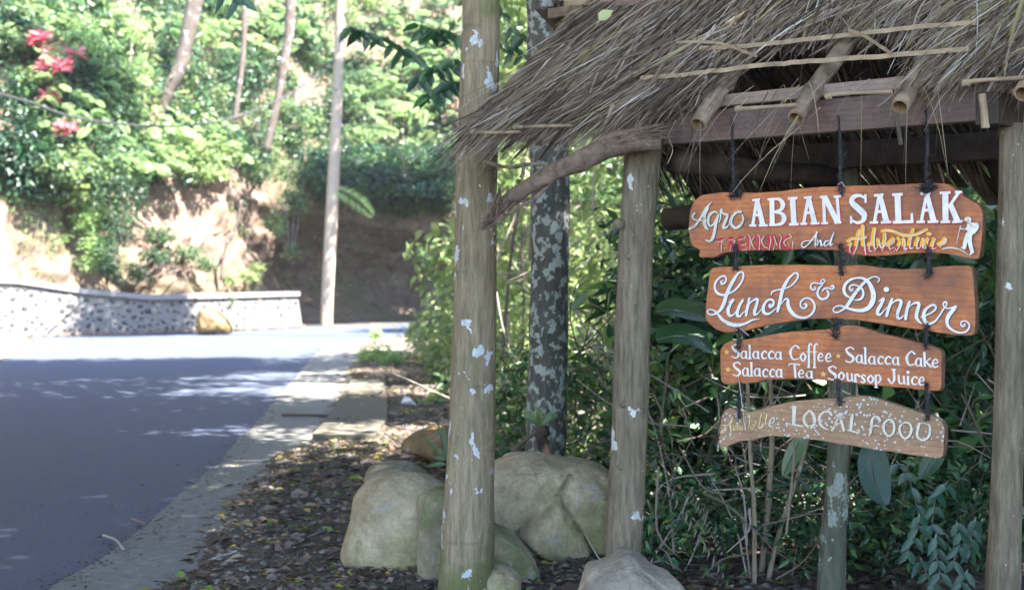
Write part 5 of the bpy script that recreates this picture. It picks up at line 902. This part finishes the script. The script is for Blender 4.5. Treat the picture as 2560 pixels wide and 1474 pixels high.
shrub('feathery pale green bush on the hillside left of the leaning palm trunk', [(250, 120, 2.2, .8, .5, 300, .9), (320, 170, 2.2, .7, .4, 260, .85), (330, 80, 2.2, .7, .4, 240, .95), (210, 60, 2.2, .6, .4, 200, .9)], 'leaf_lime', .16, .35)
shrub('leafy shrub overhanging the soil face beside the utility pole', [(700, 420, 1.5, .7, .5, 460, .6), (735, 500, 1.4, .6, .6, 480, .6), (690, 560, 1.2, .45, .45, 300, .7), (728, 630, 1.0, .3, .35, 150, .6), (650, 430, 1.4, .5, .4, 260, .65), (760, 440, 1.5, .5, .6, 260, .45)])
shrub('low dark ferny shrub on the slope just above the wall coping', [(400, 590, .7, .6, .3, 330, .35), (460, 630, .8, .6, .3, 330, .45), (510, 660, .8, .4, .25, 200, .5), (340, 680, .7, .35, .25, 200, .45), (390, 640, .7, .5, .25, 220, .25)])
shrub('small bright shrub growing on top of the wall below the soil face', [(615, 690, .7, .42, .22, 170, .9), (640, 672, .8, .3, .2, 110, .95), (580, 700, .7, .25, .12, 60, .85)])
shrub('pale broad leafed shrub lit by the sun at the left bank edge', [(150, 420, .9, .5, .4, 220, .95), (185, 390, .9, .5, .35, 200, .9), (200, 480, .8, .25, .3, 110, .9)], leafL=.2)
shrub('broad bright green bush in the middle of the hillside below the cable', [(480, 370, 1.6, .8, .4, 330, .85), (560, 380, 1.6, .6, .35, 260, .85), (420, 400, 1.4, .6, .35, 220, .8), (530, 430, 1.3, .5, .3, 160, .8)], leafL=.2)
shrub('weed with white green leaves standing at the far road edge', [(938, 832, 33, .14, .13, 60, 1.0), (938, 850, 33, .07, .1, 16, .9)], 'leaf_lime', .12)
shrub('grassy weed tuft on the shoulder where the litter begins', [(950, 885, 26, .38, .16, 520, .8), (985, 900, 25, .3, .14, 340, .75), (925, 895, 26, .22, .1, 200, .7)], 'leaf_lime', .12, .14, stem=False)
shrub('sunlit bright leafed bush at the roadside left of the lichen spotted trunk', [(1040, 835, 28, .3, .18, 150, 1.0), (1075, 855, 27, .35, .25, 200, .85), (1095, 890, 25, .3, .3, 200, .8), (1110, 830, 28, .25, .4, 180, .5)], 'leaf', .15)
shrub('leafy weed on the gully side just left of the lichen spotted trunk', [(1105, 950, 20, .22, .25, 110, .6), (1085, 1010, 17, .2, .12, 80, .9), (1120, 980, 18, .2, .25, 110, .5)], 'leaf', .13)
shrub('small weed with green leaves on the wall face near the ochre boulder', [(578, 745, 41.2, .1, .22, 40, .6)], 'leaf', .12, stem=False)
# red cordylines
for k, (px, py, s, lab) in enumerate(((130, 130, 1.0, 'red leafed plant on the left bank, topmost of three'), (138, 190, 1.05, 'red leafed plant on the left bank, middle of three'), (158, 312, .6, 'small red leafed plant on the left bank, lowest of three'))):
    c = hill(px, py, 1.8); e = empty('red_leafed_plant', c - [0, 0, .5], lab, 'plant', 'red leafed plants on the left bank'); lf = Leaf()
    for cl in range(4):
        cc = c + np.array((random.gauss(0, .28), random.gauss(0, .1), random.gauss(0, .28))) * s; n = 26; a = rng.random(n) * 6.28; D = np.stack([np.cos(a), -.5 + .5 * np.sin(a), -.3 + 1.6 * rng.random(n)], -1)
        lf.add(leaves(np.repeat(cc[None], n, 0), D, norm(np.stack([-np.cos(a) + .5 * rng.normal(size=n), -np.sin(a) - 1.0, .6 * np.ones(n)], -1)), .42 * s, .1 * s, rng.random(n), True, .3))
    lf.build('foliage', M['leaf_red'], e); V, Fc = tube([c - [0, 0, .5], c], .03, 6); mesh('stem', V, Fc, M['barkfar'], e)
# palm fronds
for px, py, d, dr, L, t, lab in ((905, 260, 45, (1, -.3, .25), 1.9, .9, 'long palm frond arching right of the utility pole, upper'), (870, 330, 45, (1, -.2, .35), 1.7, .95, 'pale palm frond right of the utility pole, below the longer one'), (830, 470, 46, (1, -.2, -.3), 1.4, .8, 'dry drooping frond at the head of the dark cutting')):
    c = P(px, py, d); r = frond(c, dr, L, 26, .28, .035, t, .35); tag(mesh('palm_frond', r[0], r[1], M['leaf_lime'], tint=r[2], loc=c), lab, 'palm frond')
# ---- right of the trunks: thicket in layers, bright far, dark near
bt = Leaf(); nt = Leaf(); dk = Leaf()
for k in range(150):
    px, py = random.uniform(1225, 1760), random.uniform(330, 1120); d = random.uniform(17, 27); bt.add(blob(P(px, py, d), (.5, .5, .42), 105, .13, .5, random.uniform(.45, 1), .3))
for k in range(120):
    px, py = random.uniform(1230, 1760), random.uniform(-80, 420); d = random.uniform(18, 28); bt.add(blob(P(px, py, d), (.75, .5, .6), 130, .16, .5, random.uniform(.5, 1), .3))
for k in range(190):
    px, py = random.uniform(1600, 2720), random.uniform(100, 1150); d = random.uniform(11, 15); bt.add(blob(P(px, py, d), (.5, .4, .45), 110, random.choice((.1, .13, .2)), .5, random.uniform(.4, 1.0), .35))
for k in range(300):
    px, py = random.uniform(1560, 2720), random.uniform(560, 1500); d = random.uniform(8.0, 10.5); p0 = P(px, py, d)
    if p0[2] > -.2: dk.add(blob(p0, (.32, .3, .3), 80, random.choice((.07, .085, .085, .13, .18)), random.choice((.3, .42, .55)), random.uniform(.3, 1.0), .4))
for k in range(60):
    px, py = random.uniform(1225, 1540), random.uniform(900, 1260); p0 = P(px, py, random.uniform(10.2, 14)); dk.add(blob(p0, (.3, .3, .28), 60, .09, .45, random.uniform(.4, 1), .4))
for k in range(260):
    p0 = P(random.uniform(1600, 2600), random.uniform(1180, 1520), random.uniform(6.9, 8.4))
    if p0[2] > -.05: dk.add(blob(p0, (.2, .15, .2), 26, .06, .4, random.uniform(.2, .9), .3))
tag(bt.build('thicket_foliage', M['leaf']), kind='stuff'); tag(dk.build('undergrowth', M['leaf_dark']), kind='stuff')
tw = Acc()
def twigs(n, box_, d0, d1, r, t0, t1, L=(.3, 1.0), horiz=.7):
    for k in range(n):
        a = P(random.uniform(box_[0], box_[2]), random.uniform(box_[1], box_[3]), random.uniform(d0, d1)); l = random.uniform(*L)
        dv = norm(np.array((random.gauss(0, horiz), random.gauss(0, .4), random.gauss(.2, .8)))) * l; j = np.array((random.gauss(0, .12), 0, random.gauss(0, .12))) * l
        tw.add(*tube(smoothpath(np.array([a, a + dv * .5 + j, a + dv]), 3), np.linspace(r, r * .4, 7), 4, cap=False), t=random.uniform(t0, t1))
twigs(330, (1600, 900, 2480, 1500), 7.0, 9.3, .005, .1, .8, (.2, .8)); twigs(45, (1600, 1150, 1980, 1470), 6.6, 8.2, .006, .4, .95, (.2, .7))
twigs(55, (1230, 500, 1540, 1150), 10, 18, .010, .5, 1.0, (.4, 1.5)); twigs(30, (1230, 850, 1560, 1150), 9.6, 12, .006, .0, .5, (.4, 1.2)); twigs(30, (1620, 850, 1800, 1150), 8, 10, .006, .3, .9, (.3, .8)); twigs(20, (520, 80, 1130, 480), 44, 46, .016, .1, .5, (.6, 1.5))
tag(tw.build('twigs', M['twig']), kind='stuff')
# individually visible plants on the right
def bigleaf(lab, pts, w, mat='leaf', tint=.5, cat='leaf', name='broad_leaf', nrm=(0, -1, .3)):
    q = smoothpath(np.array(pts), 6); n = len(q); T = norm(np.gradient(q, axis=0)); S = norm(np.cross(T, np.array(nrm, float))); N = norm(np.cross(S, T)); s = np.linspace(0, 1, n); ww = w * np.sin(np.clip(s * .93 + .05, 0, 1) * math.pi) ** .6 * .5
    V = []; Fc = []
    for i in range(n):
        rip = .12 * w * (i % 2); V += [q[i] - S[i] * ww[i] + N[i] * (ww[i] * .25 + rip * .1), q[i] - S[i] * ww[i] * .5 + N[i] * (ww[i] * .16 - rip * .06), q[i], q[i] + S[i] * ww[i] * .5 + N[i] * (ww[i] * .16 - rip * .06), q[i] + S[i] * ww[i] + N[i] * (ww[i] * .25 + rip * .1)]
    for i in range(n - 1):
        for a in range(4): Fc.append([i * 5 + a, i * 5 + a + 1, (i + 1) * 5 + a + 1, (i + 1) * 5 + a])
    e = empty(name, q[0], lab, cat); mesh('blade', V, Fc, M[mat], e, tint=np.full(len(V), tint), smooth=True); Vs, Fs = tube(q[:-1] - N[:-1] * -.002, .0035, 5); mesh('midrib', Vs, Fs, M['barkgreen'], e); return e
bigleaf('large ribbed dark green leaf hanging right of the mossy slim trunk', [P(2180, 1095, 6.6), P(2180, 1150, 6.6), P(2190, 1210, 6.58), P(2215, 1262, 6.55)], .15, 'leaf_blue', .45)
bigleaf('broad bright leaf hanging under the lowest board, left of the others', [P(2010, 1075, 6.7), P(1995, 1110, 6.7), P(1975, 1150, 6.68), P(1958, 1190, 6.66)], .075, 'leaf', .6)
bigleaf('short pointed green leaf hanging under the middle of the lowest board', [P(2100, 1070, 6.7), P(2108, 1100, 6.7), P(2116, 1150, 6.68)], .09, 'leaf', .6)
bigleaf('green leaf below the right end of the lowest board', [P(2360, 1110, 6.7), P(2330, 1150, 6.7), P(2300, 1195, 6.68)], .09, 'leaf', .35)
bigleaf('large round leaf beside the left shelter post, upper', [P(1640, 780, 7.4), P(1680, 775, 7.4), P(1730, 785, 7.4), P(1770, 800, 7.4)], .17, 'leaf', .45, nrm=(0, -.7, 1))
bigleaf('large dark leaf beside the left shelter post, lower', [P(1640, 850, 7.5), P(1690, 840, 7.5), P(1740, 850, 7.5), P(1780, 880, 7.5)], .18, 'leaf_dark', .6, nrm=(0, -.7, 1))
bigleaf('bluish strap leaf behind the gap between the second and third boards', [P(1890, 850, 6.9), P(1935, 825, 6.9), P(1985, 800, 6.9), P(2020, 790, 6.9)], .06, 'leaf_blue', .4)
def compound(lab, pts, n, L, w, mat, tint, cat='plant', d_name='compound_leaf', hang=.8, grp=None):
    q = smoothpath(np.array(pts), 5); T = norm(np.gradient(q, axis=0)); e = empty(d_name, q[0], lab, cat, grp); V, Fc = tube(q, .0035, 5); mesh('stem', V, Fc, M['barkgreen'], e)
    proto = None
    for i in np.linspace(1, len(q) - 1, n).astype(int):
        for sg in (-1, 1):
            D = norm(np.array((sg * .8 + random.gauss(0, .15), -.15 + random.gauss(0, .15), -hang + random.gauss(0, .2)))[None] + T[i] * .3); r = leaves(q[i][None], D, norm(np.array([[random.gauss(0, .3), -1, .5 + random.gauss(0, .2)]])), L * random.uniform(.75, 1.15), w, np.array([tint + random.uniform(-.25, .25)]), False, .12); mesh('leaflet', r[0], r[1], M[mat], e, tint=np.clip(r[2], 0, 1), smooth=True)
    return e
cl = [((2240, 1150, 6.4), (2270, 1190, 6.4), (2290, 1260, 6.4)), ((2370, 1200, 6.3), (2340, 1240, 6.3), (2330, 1310, 6.3)), ((2300, 1280, 6.2), (2290, 1320, 6.2), (2270, 1375, 6.2)), ((2390, 1300, 6.3), (2400, 1340, 6.3), (2385, 1400, 6.3)), ((2340, 1330, 6.2), (2340, 1380, 6.2), (2350, 1430, 6.2)), ((2440, 1290, 6.5), (2430, 1330, 6.5), (2425, 1370, 6.5)), ((2300, 1390, 6.4), (2320, 1440, 6.4), (2350, 1480, 6.4)), ((2420, 1420, 6.4), (2400, 1460, 6.4), (2390, 1500, 6.4))]
names_ = ['first and highest, under the right end of the lowest board', 'below the right end of the lowest board', 'left of the middle of the cluster', 'at the right near the right post', 'in the middle of the cluster', 'partly behind the right post', 'at the lower left of the cluster', 'at the very bottom by the right post']
for pts, nm in zip(cl, names_): compound('blue green leaflet spray ' + nm, [P(*q_) for q_ in pts], 4, .085, .036, 'leaf_blue', .55, cat='leaf spray', grp='blue green leaf sprays beside the right post')
for pts, t, lab in (([(870, 65), (905, 78), (950, 92), (1000, 120), (1030, 135)], .3, 'dark leaf spray hanging high between the pole and the lichen spotted trunk'), ([(1150, 90), (1110, 75), (1080, 72), (1050, 62)], .3, 'dark leaf spray reaching left from the lichen spotted trunk, uppermost'), ([(1150, 150), (1120, 150), (1085, 170), (1050, 190)], .25, 'dark leaf spray left of the lichen spotted trunk, middle'), ([(1150, 205), (1120, 205), (1095, 222), (1075, 235)], .2, 'dark leaf spray left of the lichen spotted trunk, lowest')):
    compound(lab, [P(x, y, 10.5) for x, y in pts], 7, .17, .07, 'leaf_dark', t + .2, cat='leaf spray')
for pts, lab in (([(1235, 0), (1260, 40), (1290, 80), (1310, 95)], 'dark leaf spray between the two front trunks near the top edge'), ([(1235, 100), (1260, 110), (1300, 130), (1330, 150)], 'thin leaf spray between the two front trunks, below the top one')):
    compound(lab, [P(x, y, 10) for x, y in pts], 5, .13, .05, 'leaf_dark', .45, cat='leaf spray')
compound('dark pointed leaves of a near branch hanging in at the top edge', [P(540, -60, 4.2), P(570, -20, 4.2), P(600, -8, 4.2)], 3, .075, .028, 'leaf_dark', .35, cat='leaf spray')
# ferny grass blades at the foot of the trunk
A_ = Leaf(); 
for px, py, tx, ty in ((1118, 1150, 1060, 1085), (1118, 1150, 1108, 1050), (1120, 1140, 1095, 1050), (1115, 1150, 1080, 1140), (1118, 1160, 1070, 1160), (1120, 1150, 1105, 1120)):
    a = P(px, py, 8.2); b = P(tx, ty, 8.2); A_.add(leaves(a[None], (b - a)[None], np.array([[.2, -1, .4]]), np.linalg.norm(b - a), .03, np.array([.5]), False, .2))
tag(A_.build('strap_leafed_weed', M['leaf'], loc=P(1118, 1155, 8.2)), 'strap leafed green weed beside the brown rock, left edge of the lichen spotted trunk', 'weed')
A_ = Leaf(); n = 22; a = rng.random(n) * 6.28
A_.add(leaves(np.repeat(P(1348, 1065, 8.8)[None], n, 0), np.stack([np.cos(a), .3 * np.sin(a) - .2, .5 + rng.random(n)], -1), norm(np.stack([a * 0, a * 0 - 1, a * 0 + .4], -1)), .13, .022, .6 + .3 * rng.random(n), False, .3))
tag(A_.build('epiphyte', M['leaf'], loc=P(1348, 1065, 8.8)), 'small tuft of narrow green leaves growing low on the lichen blotched trunk', 'plant')
# dry fallen fronds below the boards
for k, (pts, lab) in enumerate((([(1650, 1180), (1700, 1250), (1760, 1310), (1790, 1370)], 'dry grey frond leaning in the undergrowth, left one'), ([(1720, 1210), (1750, 1280), (1790, 1330)], 'dry grey frond leaning in the undergrowth, middle one'), ([(1720, 1180), (1760, 1175), (1800, 1210)], 'green grey arching frond in the undergrowth below the lowest board'))):
    q = [P(x, y, 6.6) for x, y in pts]; r = frond(q[0], q[-1] - q[0], np.linalg.norm(q[-1] - q[0]) * 1.2, 14, .16, .03, .62 if k < 2 else .8, .15); tag(mesh('dry_frond', r[0], r[1], M['twig'] if k < 2 else M['leaf_blue'], tint=r[2], loc=q[0]), lab, 'frond')
for pts, lab in (([(1600, 1110), (1680, 1060), (1740, 1020), (1810, 1000)], 'long brown branch slanting behind the left shelter post'), ([(1700, 1190), (1660, 1130), (1620, 1105)], 'short brown branch crossing behind the left shelter post'), ([(1620, 1400), (1680, 1330), (1740, 1230), (1755, 1195)], 'pale straight dry branch leaning in the undergrowth'), ([(1240, 1190), (1290, 1120), (1340, 1080)], 'dark root like branch between the two front trunks'), ([(1430, 1180), (1480, 1120), (1540, 1095)], 'dark branch between the blotched trunk and the post')):
    V, Fc = tube(smoothpath(np.array([P(x, y, 7.6 if 'pale' in lab else 8.8) for x, y in pts]), 5), .013 if 'long' in lab or 'dark' in lab else .009, 7, wob=.3); tag(mesh('dead_branch', V, Fc, M['twig'], tint=np.full(len(V), .75 if 'pale' in lab else .35), loc=V.mean(0)), lab, 'branch')


# ================================================================== AIR
hz = NT('haze_air'); pv = hz.n('VolumePrincipled'); pv.inputs['Color'].default_value = (.93, .97, 1, 1); pv.inputs['Density'].default_value = HAZE; pv.inputs['Anisotropy'].default_value = .3
hz.t.links.new(pv.outputs[0], hz.out.inputs['Volume'])
for l_ in list(hz.out.inputs['Surface'].links): hz.t.links.remove(l_)
V, Fc = box8((-110, -60, -3.2), (220, 0, 0), (0, 240, 0), (0, 0, 38)); tag(mesh('haze', V, Fc, hz.m), kind='stuff')
